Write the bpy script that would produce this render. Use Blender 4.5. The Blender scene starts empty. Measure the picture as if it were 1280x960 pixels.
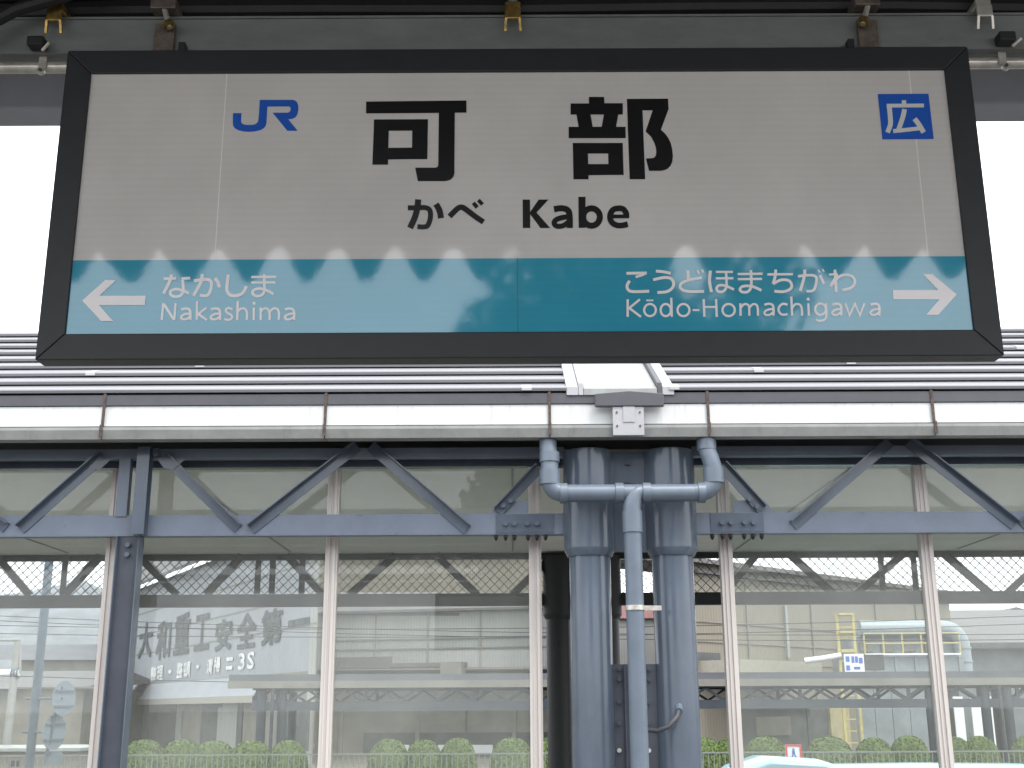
import bpy, bmesh, math, random
from mathutils import Vector, Matrix
random.seed(7)
scene = bpy.context.scene
COL = scene.collection
R = math.radians

# ------------------------------------------------------------------ camera
EYE = Vector((0, 0, 1.6)); PITCH = R(15.3); ROLL = R(-0.27); FPX = 1479.0
cam = bpy.data.cameras.new('camera'); cam.sensor_width = 36; cam.lens = FPX / 1280 * 36
cam.clip_start = 0.05; cam.clip_end = 3000
cam_o = bpy.data.objects.new('camera', cam); COL.objects.link(cam_o)
CM = Matrix.Rotation(math.pi / 2 + PITCH, 3, 'X') @ Matrix.Rotation(ROLL, 3, 'Z')
cam_o.matrix_world = Matrix.Translation(EYE) @ CM.to_4x4()
scene.camera = cam_o

# ------------------------------------------------------------------ sky and sun (overcast)
SUN_EL, SUN_AZ = R(58), R(150)
w = bpy.data.worlds.new('World'); scene.world = w; w.use_nodes = True
nt = w.node_tree; nt.nodes.clear()
out = nt.nodes.new('ShaderNodeOutputWorld'); bg = nt.nodes.new('ShaderNodeBackground')
sky = nt.nodes.new('ShaderNodeTexSky'); sky.sky_type = 'NISHITA'; sky.sun_disc = False
sky.sun_elevation = SUN_EL; sky.sun_rotation = SUN_AZ; sky.air_density = 1; sky.dust_density = 4
mx = nt.nodes.new('ShaderNodeMixRGB'); mx.inputs[0].default_value = 0.88
cl = nt.nodes.new('ShaderNodeTexNoise'); cl.inputs['Scale'].default_value = 1.6; cl.inputs['Detail'].default_value = 5
cr = nt.nodes.new('ShaderNodeValToRGB')
cr.color_ramp.elements[0].position = 0.3; cr.color_ramp.elements[0].color = (8.4, 8.7, 9.2, 1)
cr.color_ramp.elements[1].position = 0.7; cr.color_ramp.elements[1].color = (10.4, 10.5, 10.7, 1)
tc = nt.nodes.new('ShaderNodeTexCoord')
nt.links.new(tc.outputs['Generated'], cl.inputs['Vector'])
nt.links.new(cl.outputs['Fac'], cr.inputs['Fac'])
nt.links.new(sky.outputs['Color'], mx.inputs[1]); nt.links.new(cr.outputs['Color'], mx.inputs[2])
nt.links.new(mx.outputs['Color'], bg.inputs['Color']); bg.inputs['Strength'].default_value = 0.10
nt.links.new(bg.outputs[0], out.inputs['Surface'])
sun = bpy.data.lights.new('sun', 'SUN'); sun.energy = 0.8; sun.angle = R(20); sun.color = (1, .97, .93)
sun_o = bpy.data.objects.new('sun', sun); COL.objects.link(sun_o)
sd = Vector((math.sin(SUN_AZ) * math.cos(SUN_EL), math.cos(SUN_AZ) * math.cos(SUN_EL), math.sin(SUN_EL)))
sun_o.rotation_euler = sd.to_track_quat('Z', 'Y').to_euler(); sun_o.location = (0, 0, 30)
vs = scene.view_settings; vs.view_transform = 'Standard'; vs.look = 'None'; vs.gamma = 1; vs.use_curve_mapping = False
vs.exposure = 1.5
scene.cycles.max_bounces = 7; scene.cycles.diffuse_bounces = 3; scene.cycles.glossy_bounces = 3; scene.cycles.transparent_max_bounces = 12

# ------------------------------------------------------------------ helpers
def ray(px, py):
    return CM @ Vector(((px - 640) / FPX, (480 - py) / FPX, -1))
def at(px, py, Y):
    d = ray(px, py); return EYE + d * (Y / d.y)
def zc(py, Y): return at(640, py, Y).z          # height of an image row at the centre column
def xc(px, py, Y): return at(px, py, Y).x
def on_wall(px, py, A, B):                       # meeting point with the vertical plane through plan points A, B
    d = ray(px, py); u = Vector((B[0] - A[0], B[1] - A[1])); n = Vector((-u.y, u.x))
    t = n.dot(Vector(A)) / (n.x * d.x + n.y * d.y)
    return EYE + d * t

class MB:
    def __init__(s): s.v = []; s.f = []
    def add(s, vs_, fs):
        b = len(s.v); s.v += [tuple(p) for p in vs_]; s.f += [tuple(i + b for i in f) for f in fs]; return s
    def box(s, x0, x1, y0, y1, z0, z1):
        return s.add([(x0,y0,z0),(x1,y0,z0),(x1,y1,z0),(x0,y1,z0),(x0,y0,z1),(x1,y0,z1),(x1,y1,z1),(x0,y1,z1)],
                     [(0,3,2,1),(4,5,6,7),(0,1,5,4),(1,2,6,5),(2,3,7,6),(3,0,4,7)])
    def hexa(s, p):                               # 8 corners ordered like box()
        return s.add(p, [(0,3,2,1),(4,5,6,7),(0,1,5,4),(1,2,6,5),(2,3,7,6),(3,0,4,7)])
    def beam(s, p0, p1, w_, h, up=(0,0,1)):       # rectangular bar along p0-p1; h along up
        p0, p1, up = Vector(p0), Vector(p1), Vector(up); d = (p1 - p0).normalized()
        a = d.cross(up).normalized(); b = a.cross(d).normalized()
        c = []
        for q in (p0, p1):
            c += [q - a*w_/2 - b*h/2, q + a*w_/2 - b*h/2, q + a*w_/2 + b*h/2, q - a*w_/2 + b*h/2]
        return s.add(c, [(0,1,2,3),(7,6,5,4),(0,4,5,1),(1,5,6,2),(2,6,7,3),(3,7,4,0)])
    def tube(s, pts, r, n=10, caps=True):
        pts = [Vector(p) for p in pts]; rr = r if isinstance(r, (list, tuple)) else [r] * len(pts)
        b = len(s.v); ref = None
        for i, p in enumerate(pts):
            d = (pts[min(i+1, len(pts)-1)] - pts[max(i-1, 0)]).normalized()
            if ref is None: ref = Vector((0,0,1)) if abs(d.z) < .9 else Vector((1,0,0))
            a = d.cross(ref).normalized(); ref = a.cross(d).normalized()
            for k in range(n):
                t = 2*math.pi*k/n; s.v.append(tuple(p + (a*math.cos(t) + ref*math.sin(t)) * rr[i]))
        for i in range(len(pts)-1):
            for k in range(n):
                s.f.append((b+i*n+k, b+i*n+(k+1)%n, b+(i+1)*n+(k+1)%n, b+(i+1)*n+k))
        if caps:
            s.f.append(tuple(b+k for k in range(n))[::-1]); m = b+(len(pts)-1)*n; s.f.append(tuple(m+k for k in range(n)))
        return s
    def prism(s, prof, x0, x1):                   # (y,z) profile closed, extruded along x
        n = len(prof)
        vs_ = [(x0, y, z) for y, z in prof] + [(x1, y, z) for y, z in prof]
        fs = [tuple(range(n))[::-1], tuple(range(n, 2*n))] + [(i, (i+1) % n, n+(i+1) % n, n+i) for i in range(n)]
        return s.add(vs_, fs)
    def mesh(s, name):
        m = bpy.data.meshes.new(name); m.from_pydata(s.v, [], s.f); m.update()
        bm = bmesh.new(); bm.from_mesh(m); bmesh.ops.recalc_face_normals(bm, faces=bm.faces); bm.to_mesh(m); bm.free()
        return m
    def build(s, name, mat, parent=None, smooth=False, bevel=0, raw=False):
        if raw:
            m = bpy.data.meshes.new(name); m.from_pydata(s.v, [], s.f); m.update()
        else: m = s.mesh(name)
        return link(name, m, mat, parent, smooth, bevel)

def link(name, m, mat, parent=None, smooth=False, bevel=0, loc=None):
    if mat is not None and not m.materials: m.materials.append(mat)
    o = bpy.data.objects.new(name, m); COL.objects.link(o)
    if smooth:
        for p in m.polygons: p.use_smooth = True
        try: m.set_sharp_from_angle(angle=R(40))
        except Exception: pass
    if bevel:
        b = o.modifiers.new('bevel', 'BEVEL'); b.width = bevel; b.segments = 2; b.limit_method = 'ANGLE'
    if loc is not None: o.location = loc
    if parent is not None:
        o.parent = parent; o.matrix_parent_inverse = Matrix.Translation(-Vector(parent.get('base', (0,0,0))))
    return o
def tag(o, label, cat, group=None):
    o['label'] = label; o['category'] = cat
    if group: o['group'] = group
    return o
def thing(name, label, cat, loc=(0,0,0), group=None):
    o = bpy.data.objects.new(name, None); COL.objects.link(o); o.location = loc; o['base'] = [float(c) for c in loc]
    o.empty_display_size = .1
    return tag(o, label, cat, group)
def struct(o, kind='structure'): o['kind'] = kind; return o

# ------------------------------------------------------------------ materials
def mat(name, col, rough=.6, metal=0, var=.12, scale=6, bump=0, bscale=40, spec=.5, streak=None, extra=None):
    m = bpy.data.materials.new(name); m.use_nodes = True; n = m.node_tree; p = n.nodes['Principled BSDF']
    p.inputs['Roughness'].default_value = rough; p.inputs['Metallic'].default_value = metal
    p.inputs['Specular IOR Level'].default_value = spec
    tcn = n.nodes.new('ShaderNodeTexCoord'); src = tcn.outputs['Object']
    no = n.nodes.new('ShaderNodeTexNoise'); no.inputs['Scale'].default_value = scale; no.inputs['Detail'].default_value = 6
    no.inputs['Roughness'].default_value = .65
    if streak:
        mp = n.nodes.new('ShaderNodeMapping'); mp.inputs['Scale'].default_value = streak
        n.links.new(src, mp.inputs['Vector']); n.links.new(mp.outputs[0], no.inputs['Vector'])
    else: n.links.new(src, no.inputs['Vector'])
    cr_ = n.nodes.new('ShaderNodeValToRGB')
    c0 = [c * (1 - var*1.6) for c in col]; c1 = [min(1, c * (1 + var)) for c in col]
    cr_.color_ramp.elements[0].position = .3; cr_.color_ramp.elements[0].color = (*c0, 1)
    cr_.color_ramp.elements[1].position = .7; cr_.color_ramp.elements[1].color = (*c1, 1)
    n.links.new(no.outputs['Fac'], cr_.inputs['Fac']); n.links.new(cr_.outputs['Color'], p.inputs['Base Color'])
    if bump:
        n2 = n.nodes.new('ShaderNodeTexNoise'); n2.inputs['Scale'].default_value = bscale; n2.inputs['Detail'].default_value = 4
        n.links.new(src, n2.inputs['Vector'])
        bp = n.nodes.new('ShaderNodeBump'); bp.inputs['Strength'].default_value = bump; bp.inputs['Distance'].default_value = .01
        n.links.new(n2.outputs['Fac'], bp.inputs['Height']); n.links.new(bp.outputs[0], p.inputs['Normal'])
    if extra: extra(n, p, src, cr_)
    return m

def stripes(axis, scale, dark, amount, bump=0):
    def f(n, p, src, cr_):
        wv = n.nodes.new('ShaderNodeTexWave'); wv.bands_direction = axis; wv.inputs['Scale'].default_value = scale
        wv.inputs['Distortion'].default_value = .15; wv.inputs['Detail'].default_value = 1
        n.links.new(src, wv.inputs['Vector'])
        mp = n.nodes.new('ShaderNodeMath'); mp.operation = 'MULTIPLY'; mp.inputs[1].default_value = amount
        n.links.new(wv.outputs['Fac'], mp.inputs[0])
        mi = n.nodes.new('ShaderNodeMixRGB'); mi.inputs[2].default_value = (*dark, 1)
        n.links.new(mp.outputs[0], mi.inputs[0]); n.links.new(cr_.outputs['Color'], mi.inputs[1])
        n.links.new(mi.outputs[0], p.inputs['Base Color'])
        if bump:
            bp = n.nodes.new('ShaderNodeBump'); bp.inputs['Strength'].default_value = bump; bp.inputs['Distance'].default_value = .03
            n.links.new(wv.outputs['Fac'], bp.inputs['Height']); n.links.new(bp.outputs[0], p.inputs['Normal'])
    return f

def grime(col, vec, lo, hi, amt):
    def f(n, p, src, cr_):
        mp = n.nodes.new('ShaderNodeMapping'); mp.inputs['Scale'].default_value = vec; n.links.new(src, mp.inputs['Vector'])
        no = n.nodes.new('ShaderNodeTexNoise'); no.inputs['Scale'].default_value = 1; no.inputs['Detail'].default_value = 8; no.inputs['Roughness'].default_value = .7
        n.links.new(mp.outputs[0], no.inputs['Vector'])
        mr = n.nodes.new('ShaderNodeMapRange'); mr.inputs['From Min'].default_value = lo; mr.inputs['From Max'].default_value = hi; mr.inputs['To Max'].default_value = amt
        n.links.new(no.outputs['Fac'], mr.inputs['Value'])
        mi = n.nodes.new('ShaderNodeMixRGB'); mi.inputs[2].default_value = (*col, 1)
        n.links.new(mr.outputs[0], mi.inputs[0]); n.links.new(cr_.outputs['Color'], mi.inputs[1]); n.links.new(mi.outputs[0], p.inputs['Base Color'])
    return f

def gloss_panel(name, col):
    def f(n, p, src, cr_):
        p.inputs['Specular IOR Level'].default_value = 1.0
        wv = n.nodes.new('ShaderNodeTexWave'); wv.bands_direction = 'Z'; wv.inputs['Scale'].default_value = 17
        wv.inputs['Distortion'].default_value = .6; wv.inputs['Detail'].default_value = 2; wv.inputs['Detail Scale'].default_value = .6
        n.links.new(src, wv.inputs['Vector'])
        w2 = n.nodes.new('ShaderNodeTexWave'); w2.bands_direction = 'Z'; w2.inputs['Scale'].default_value = 62
        n.links.new(src, w2.inputs['Vector'])
        ad = n.nodes.new('ShaderNodeMath'); ad.operation = 'ADD'; n.links.new(wv.outputs['Fac'], ad.inputs[0]); n.links.new(w2.outputs['Fac'], ad.inputs[1])
        mu = n.nodes.new('ShaderNodeMath'); mu.operation = 'MULTIPLY'; mu.inputs[1].default_value = .045; n.links.new(ad.outputs[0], mu.inputs[0])
        mi = n.nodes.new('ShaderNodeMixRGB'); mi.inputs[2].default_value = (*[c*.35 for c in col], 1)
        n.links.new(mu.outputs[0], mi.inputs[0]); n.links.new(cr_.outputs['Color'], mi.inputs[1]); n.links.new(mi.outputs[0], p.inputs['Base Color'])
        nz = n.nodes.new('ShaderNodeTexNoise'); nz.inputs['Scale'].default_value = 22; nz.inputs['Detail'].default_value = 3
        n.links.new(src, nz.inputs['Vector'])
        bp = n.nodes.new('ShaderNodeBump'); bp.inputs['Strength'].default_value = .028; bp.inputs['Distance'].default_value = .002
        n.links.new(nz.outputs['Fac'], bp.inputs['Height']); n.links.new(bp.outputs[0], p.inputs['Normal'])
    return mat(name, col, rough=.045, var=.05, scale=3.5, extra=f)

M = {}
M['panel'] = gloss_panel('sign_white', (.62, .595, .575))
M['teal'] = gloss_panel('sign_teal', (.04, .30, .43))
M['black'] = mat('print_black', (.008, .008, .009), .25, var=.05)
M['blue'] = mat('print_blue', (.02, .10, .47), .2, var=.04)
M['white_print'] = mat('print_white', (.78, .75, .76), .12, var=.03)
M['cream_print'] = mat('print_pale', (.62, .62, .58), .3, var=.03)
M['seam'] = mat('seam', (.80, .75, .71), .2, var=.02)
M['seam_dark'] = mat('seam_teal', (.02, .2, .28), .2, var=.02)
M['frame'] = mat('frame_black', (.013, .0145, .017), .45, var=.12, scale=14, bump=.05, bscale=300)
M['galv'] = mat('galvanised', (.20, .215, .21), .5, metal=.3, var=.13, scale=5, bump=.05, bscale=60, streak=(1, 3, 3))
M['zinc'] = mat('bright_zinc', (.60, .57, .52), .32, metal=.55, var=.15, scale=30)
M['bracket'] = mat('bracket_steel', (.16, .13, .11), .45, metal=.5, var=.3, scale=40)
M['chromate'] = mat('yellow_chromate', (.42, .28, .09), .3, metal=.8, var=.4, scale=60)
M['rubber'] = mat('black_cable', (.012, .012, .013), .6, var=.2)
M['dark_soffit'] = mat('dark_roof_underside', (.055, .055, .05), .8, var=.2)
M['fascia'] = mat('eave_beam_paint', (.36, .37, .42), .5, var=.06)
M['paint'] = mat('blue_grey_paint', (.100, .126, .165), .15, var=.14, scale=3, bump=.03, bscale=120, streak=(1, 1, .35), extra=grime((.075, .06, .05), (14, 14, 9), .66, .72, .6))
M['paint_light'] = mat('blue_grey_chord_paint', (.145, .176, .23), .4, var=.08, scale=4, bump=.03, bscale=120, extra=grime((.08, .065, .055), (9, 9, 14), .64, .72, .55))
M['paint_dark'] = mat('dark_blue_grey_paint', (.055, .064, .085), .4, var=.12, scale=4)
M['rear_dark'] = mat('backlit_shade_paint', (.016, .018, .02), .5, var=.1)  # backlit shade of the rear steelwork, darkened into its paint colour
M['pvc'] = mat('grey_pvc_pipe', (.14, .175, .22), .35, var=.08, scale=5)
M['white_metal'] = mat('white_gutter', (.62, .64, .635), .4, var=.03, scale=3, extra=grime((.30, .26, .20), (16, 16, .8), .52, .75, .45))
M['lip'] = mat('gutter_lip', (.30, .31, .30), .45, var=.10, scale=5, extra=grime((.13, .11, .09), (12, 12, 2), .55, .75, .5))
M['edge'] = mat('roof_edge_grey', (.075, .075, .088), .5, var=.08)
M['roof'] = mat('lilac_metal_roof', (.225, .225, .24), .38, metal=.15, var=.06, scale=1.5, streak=(.3, 3, 3))
M['flash'] = mat('white_flashing', (.40, .40, .42), .4, var=.06)
M['rust'] = mat('rusty_strap', (.085, .06, .05), .7, var=.4, scale=40)
M['soffit'] = mat('pale_soffit', (.74, .74, .67), .7, var=.05, scale=1.2)
M['alu'] = mat('bronze_aluminium', (.60, .56, .53), .45, metal=0, var=.05, scale=8, streak=(1, 1, .1))
M['mesh'] = mat('mesh_wire', (.05, .055, .06), .5, var=.1)
M['concrete'] = mat('platform_asphalt', (.14, .135, .13), .85, var=.15, scale=2, bump=.2)
M['slab'] = mat('pale_platform_slab', (.30, .295, .28), .85, var=.1, scale=2, bump=.2)
M['asphalt'] = mat('asphalt', (.055, .055, .057), .9, var=.2, scale=3, bump=.3)
M['ballast'] = mat('ballast', (.085, .075, .068), .9, var=.4, scale=40, bump=.8, bscale=25)
M['rail'] = mat('rail_steel', (.16, .11, .08), .5, metal=.6, var=.3)
M['earth'] = mat('earth', (.13, .12, .095), .95, var=.2, scale=.2)
M['wood_hill'] = mat('hazy_wooded_hill', (.19, .205, .225), .95, var=.2, scale=.08, bump=.6, bscale=.5)  # distance haze mixed into the colour of the woods
M['leaf'] = mat('hedge_leaf', (.11, .16, .045), .7, var=.22, scale=5)
M['tree_leaf'] = mat('tree_leaf', (.035, .06, .025), .6, var=.4, scale=2)
M['bark'] = mat('bark', (.09, .07, .05), .9, var=.3, scale=10, bump=.5)
M['corr_white'] = mat('pale_corrugated', (.31, .315, .305), .6, var=.12, scale=.5, extra=stripes('X', 2.2, (.21, .21, .21), .35, .3), streak=(1, 1, .3))
M['corr_blue'] = mat('pale_blue_corrugated', (.29, .305, .34), .6, var=.08, scale=.4, extra=stripes('X', 2.2, (.23, .24, .275), .3, .3))
M['corr_beige'] = mat('beige_corrugated', (.215, .195, .155), .6, var=.12, scale=.5, extra=stripes('X', 2.4, (.15, .135, .11), .4, .3), streak=(1, 1, .3))
M['roof_grey'] = mat('weathered_roof', (.135, .13, .13), .7, var=.2, scale=.8, extra=stripes('X', 2.0, (.09, .09, .095), .4))
M['roof_dark'] = mat('dark_roof', (.10, .105, .12), .7, var=.15, scale=.8)
M['red_roof'] = mat('faded_red_sheet', (.40, .22, .21), .7, var=.15, scale=2)
M['wall_grey'] = mat('grey_wall', (.21, .20, .175), .8, var=.15, scale=1)
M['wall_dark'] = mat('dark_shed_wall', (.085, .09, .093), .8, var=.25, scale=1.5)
M['cream'] = mat('cream_fascia', (.33, .31, .26), .6, var=.08)
M['door_yellow'] = mat('pale_yellow_door', (.38, .33, .19), .6, var=.15, scale=3)
M['yellow'] = mat('yellow_rail_paint', (.46, .39, .15), .5, var=.12)
M['duct'] = mat('pale_blue_duct', (.27, .31, .335), .4, var=.08)
M['machine'] = mat('grey_blue_panel', (.235, .26, .275), .5, var=.15, scale=1.2)
M['far_paint'] = mat('shelter_paint', (.032, .042, .055), .5, var=.1)
M['letter_grey'] = mat('weathered_letters', (.075, .082, .095), .8, var=.5, scale=1.6)
M['letter_white'] = mat('white_letters', (.8, .8, .8), .7, var=.25, scale=2)
M['sign_back'] = mat('sign_back_grey', (.20, .25, .30), .5, var=.06)
M['pole_blue'] = mat('pole_blue_grey', (.11, .15, .19), .5, var=.1)
M['pole_pale'] = mat('concrete_pole', (.28, .28, .27), .7, var=.08)
M['car'] = mat('pale_blue_car_paint', (.42, .66, .76), .15, var=.01)
M['car_glass'] = mat('car_glass', (.02, .025, .03), .05, var=.01)
M['tyre'] = mat('tyre', (.02, .02, .02), .8, var=.1)
M['red'] = mat('sign_red', (.6, .07, .08), .5, var=.05)
M['sign_white'] = mat('board_white', (.75, .76, .78), .4, var=.03)
M['print_blue'] = mat('board_blue', (.06, .13, .45), .4, var=.03)
M['fence'] = mat('fence_grey', (.20, .215, .205), .5, var=.08)

def glass(name, refl, dirt):
    m = bpy.data.materials.new(name); m.use_nodes = True; n = m.node_tree; n.nodes.clear()
    o = n.nodes.new('ShaderNodeOutputMaterial'); tr = n.nodes.new('ShaderNodeBsdfTransparent'); tr.inputs[0].default_value = (.93, .955, .935, 1)
    gl = n.nodes.new('ShaderNodeBsdfGlossy'); gl.inputs['Roughness'].default_value = .012
    di = n.nodes.new('ShaderNodeBsdfDiffuse'); di.inputs[0].default_value = (.72, .74, .70, 1)
    fr = n.nodes.new('ShaderNodeFresnel'); fr.inputs[0].default_value = 1.5
    mu = n.nodes.new('ShaderNodeMath'); mu.operation = 'MULTIPLY'; mu.inputs[1].default_value = refl
    n.links.new(fr.outputs[0], mu.inputs[0])
    tcn = n.nodes.new('ShaderNodeTexCoord'); no = n.nodes.new('ShaderNodeTexNoise'); no.inputs['Scale'].default_value = 1.7; no.inputs['Detail'].default_value = 6
    mp = n.nodes.new('ShaderNodeMapping'); mp.inputs['Scale'].default_value = (1, 1, .6)
    n.links.new(tcn.outputs['Object'], mp.inputs[0]); n.links.new(mp.outputs[0], no.inputs['Vector'])
    m2 = n.nodes.new('ShaderNodeMath'); m2.operation = 'MULTIPLY'; m2.inputs[1].default_value = dirt * 2; n.links.new(no.outputs['Fac'], m2.inputs[0])
    a = n.nodes.new('ShaderNodeMixShader'); b = n.nodes.new('ShaderNodeMixShader')
    n.links.new(mu.outputs[0], a.inputs[0]); n.links.new(tr.outputs[0], a.inputs[1]); n.links.new(gl.outputs[0], a.inputs[2])
    n.links.new(m2.outputs[0], b.inputs[0]); n.links.new(a.outputs[0], b.inputs[1]); n.links.new(di.outputs[0], b.inputs[2])
    n.links.new(b.outputs[0], o.inputs['Surface'])
    return m
M['glass'] = glass('dusty_glass', .72, .09)

# ------------------------------------------------------------------ setting: ground, platforms, track
GZ = -0.55
struct(MB().box(-900, 900, -900, 900, GZ-.5, GZ-.004).build('ground', M['earth']))
struct(MB().box(-60, 60, 17.2, 44, GZ-.1, GZ).build('plaza_road', M['asphalt']))
struct(MB().box(-60, 60, -4.6, 4.7, GZ+.01, 0).build('near_platform', M['concrete'], bevel=.01))
struct(MB().box(-60, 60, 8.2, 17.0, GZ+.01, 0).build('far_platform', M['slab'], bevel=.01))
struct(MB().box(-60, 60, 4.72, 8.18, GZ-.6, GZ+.02).build('track_bed', M['ballast']))
for yy in (5.9, 6.967):
    rb = MB().box(-60, 60, yy-.033, yy+.033, GZ+.16, GZ+.2).box(-60, 60, yy-.008, yy+.008, GZ+.05, GZ+.16).box(-60, 60, yy-.06, yy+.06, GZ+.02, GZ+.05)
    tag(rb.build('rail', M['rail']), 'steel rail of the track, nearer the ' + ('camera' if yy < 6.5 else 'opposite platform'), 'rail', 'rails of the track')

# ------------------------------------------------------------------ setting: distant hills
def hill(name, cx, cy, L, D, H, seed, mt):
    rnd = random.Random(seed); mb = MB(); nx, ny = 60, 16
    ph = [rnd.uniform(0, 6.28) for _ in range(8)]
    for j in range(ny+1):
        for i in range(nx+1):
            u, v = i/nx*2-1, j/ny*2-1
            h = (1-u*u)**.8 * (1-v*v) * H * (.72 + .12*math.sin(5*u+ph[0]) + .09*math.sin(11*u+ph[1]+2*v) + .05*math.sin(23*u+ph[2]) + .03*math.sin(47*u+5*v+ph[3]))
            mb.v.append((cx+u*L, cy+v*D, GZ-.02+max(0, h)+rnd.uniform(-.4, .4)*min(1, h)))
    for j in range(ny):
        for i in range(nx): a = j*(nx+1)+i; mb.f.append((a, a+1, a+nx+2, a+nx+1))
    return struct(mb.build(name, mt, smooth=True))
hill('far_hill', -230, 700, 420, 160, 78, 3, M['wood_hill'])

# ------------------------------------------------------------------ our own platform canopy (over the camera)
RY0, RY1, RZ = -1.04, 4.1, 3.90
Yb = 3.75
canopy = thing('near_canopy', 'dark folded metal roof of the platform overhead, above the hanging sign', 'canopy', (0, RY0, RZ))
P_, A_ = .326, .194
mb = MB(); prof = []
x = -1.305 - .163 - 34*P_                           # ridges at x = -1.305 + k * pitch
while x < 11.0:
    prof += [(x+.03, 0), (x+.125, A_*.93), (x+.147, A_), (x+.179, A_), (x+.201, A_*.93), (x+.296, 0)]; x += P_
for px_, pz in prof: mb.v += [(px_, RY0, RZ+pz), (px_, Yb-.002, RZ+pz), (px_, RY0, RZ+pz+.004), (px_, Yb-.002, RZ+pz+.004)]
for i in range(len(prof)-1):
    a = i*4; b = a+4
    mb.f += [(a, b, b+1, a+1), (a+2, a+3, b+3, b+2), (a, a+2, b+2, b), (a+1, b+1, b+3, a+3)]
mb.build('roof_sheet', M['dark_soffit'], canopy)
# eave beam on the track side: the blue grey strip beside the sign
zb0 = zc(132, Yb)
MB().box(-9, 9, Yb, Yb+.14, zb0, RZ+.23).build('eave_beam', M['fascia'], canopy, bevel=.006)
for yy in (.35, 1.9):
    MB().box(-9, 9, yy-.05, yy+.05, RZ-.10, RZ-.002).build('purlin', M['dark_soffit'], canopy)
for xx in (-9.8, 9.8):
    MB().box(xx-.09, xx+.09, -.4, -.22, 0.0, RZ-.102).build('post', M['paint'], canopy)

# galvanised channel right above the sign
YS = 2.58
YCH = YS + .075
zch0, zch1 = zc(64, YCH), zc(22.5, YCH)
ch = thing('steel_channel', 'long galvanised steel channel that carries the hanging station sign', 'channel', (0, YCH, zch0))
mb = MB().box(-6, 6, YCH, YCH+.006, zch0, zch1).box(-6, 6, YCH+.0065, YCH+.05, zch0, zch0+.006).box(-6, 6, YCH-.004, YCH+.05, zch1+.0005, zch1+.0065)
mb.build('web', M['galv'], ch)
for xx in (-5.2, 5.2):
    MB().box(xx-.03, xx+.03, YCH+.01, YCH+.045, zch1+.007, RZ+.001).build('hanger', M['galv'], ch)

# conduit pipe behind the channel, seen at both ends of the sign
YP = 2.69; zp = zc(82, YP)
pipe = tag(MB().tube([(-6, YP, zp), (6, YP, zp)], .0145, 16).build('conduit_pipe', M['zinc'], smooth=True),
           'shiny steel conduit pipe running behind the top of the sign', 'conduit')
for px, lab in ((51, 'small steel clip holding the conduit left of the sign'), (1256, 'small steel clip holding the conduit right of the sign')):
    xx = xc(px, 75, YP-.03); t = thing('pipe_clip', lab, 'clip', (xx, YP, zp), 'conduit clips')
    MB().box(xx-.024, xx+.018, YCH-.036, YCH-.001, zch0+.004, zch0+.03).build('clamp', M['rubber'], t, bevel=.004)
    MB().tube([(xx+.012, YCH-.02, zch0-.004), (xx+.032, YCH-.03, zch0+.012)], .0045, 6).build('bolt', M['zinc'], t)
    MB().box(xx-.010, xx+.010, YP-.020, YP-.0165, zp-.022, zch0+.004).build('band', M['zinc'], t, bevel=.001)
    MB().tube([(xx+.002, YP-.030, zp-.024), (xx+.002, YP-.0205, zp-.024)], .010, 14).build('screw', M['zinc'], t, smooth=True)
    MB().tube([(xx+.002, YP-.034, zp-.024), (xx+.002, YP-.0305, zp-.024)], .0045, 8).build('screw_tip', M['edge'], t)

# beam clips on the top flange of the channel
for px, py, mt, lab in ((67, 27, 'chromate', 'yellow plated clip on the channel above the left end of the sign'), (641, 20, 'chromate', 'golden clip on the channel above the middle of the sign'), (1231, 17, 'zinc', 'dull steel clip on the channel right of the sign')):
    c = at(px, py, YCH-.03); xx, zz = c.x, zch1
    t = thing('beam_clip', lab, 'clip', (xx, YCH, zz), 'clips on the channel')
    MB().box(xx-.02, xx+.02, YCH-.03, YCH+.03, zz+.008, zz+.03).build('body', M[mt], t, bevel=.004)
    MB().box(xx-.02, xx+.02, YCH-.034, YCH-.026, zz-.022, zz+.012).build('jaw', M[mt], t, bevel=.003)
    for s in (-1, 1):
        MB().beam((xx+s*.017, YCH-.03, zz-.02), (xx+s*.019, YCH-.022, zz-.052), .006, .007, (0, 1, 0)).build('prong', M[mt], t)
    MB().tube([(xx, YCH-.012, zz+.031), (xx, YCH-.012, RZ+.002)], .012, 8).build('rod', M['galv'], t, smooth=True)

# black cables bundled on top of the channel
for k, (dy, dz, r) in enumerate(((.035, .045, .022), (.07, .07, .026), (.13, .05, .024), (.045, .10, .02))):
    pts = [(x_*.5-6, YCH+dy+.01*math.sin(x_*.9+k), zch1+dz-.006*math.sin(x_*1.7+2*k)) for x_ in range(25)]
    tag(MB().tube(pts, r, 8).build('cable', M['rubber'], smooth=True), ('front', 'thickest', 'rearmost', 'uppermost')[k] + ' black cable of the dark bundle along the top of the channel', 'cable', 'black cables over the channel')
tag(MB().tube([at(-60, 60, YCH-.06), at(-10, 28, YCH-.06), at(20, 12, YCH-.06), at(70, -2, YCH-.06), at(130, -20, YCH-.06)], .016, 8).build('cable', M['rubber'], smooth=True),
    'thick black cable hanging at the top left corner', 'cable')

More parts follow.
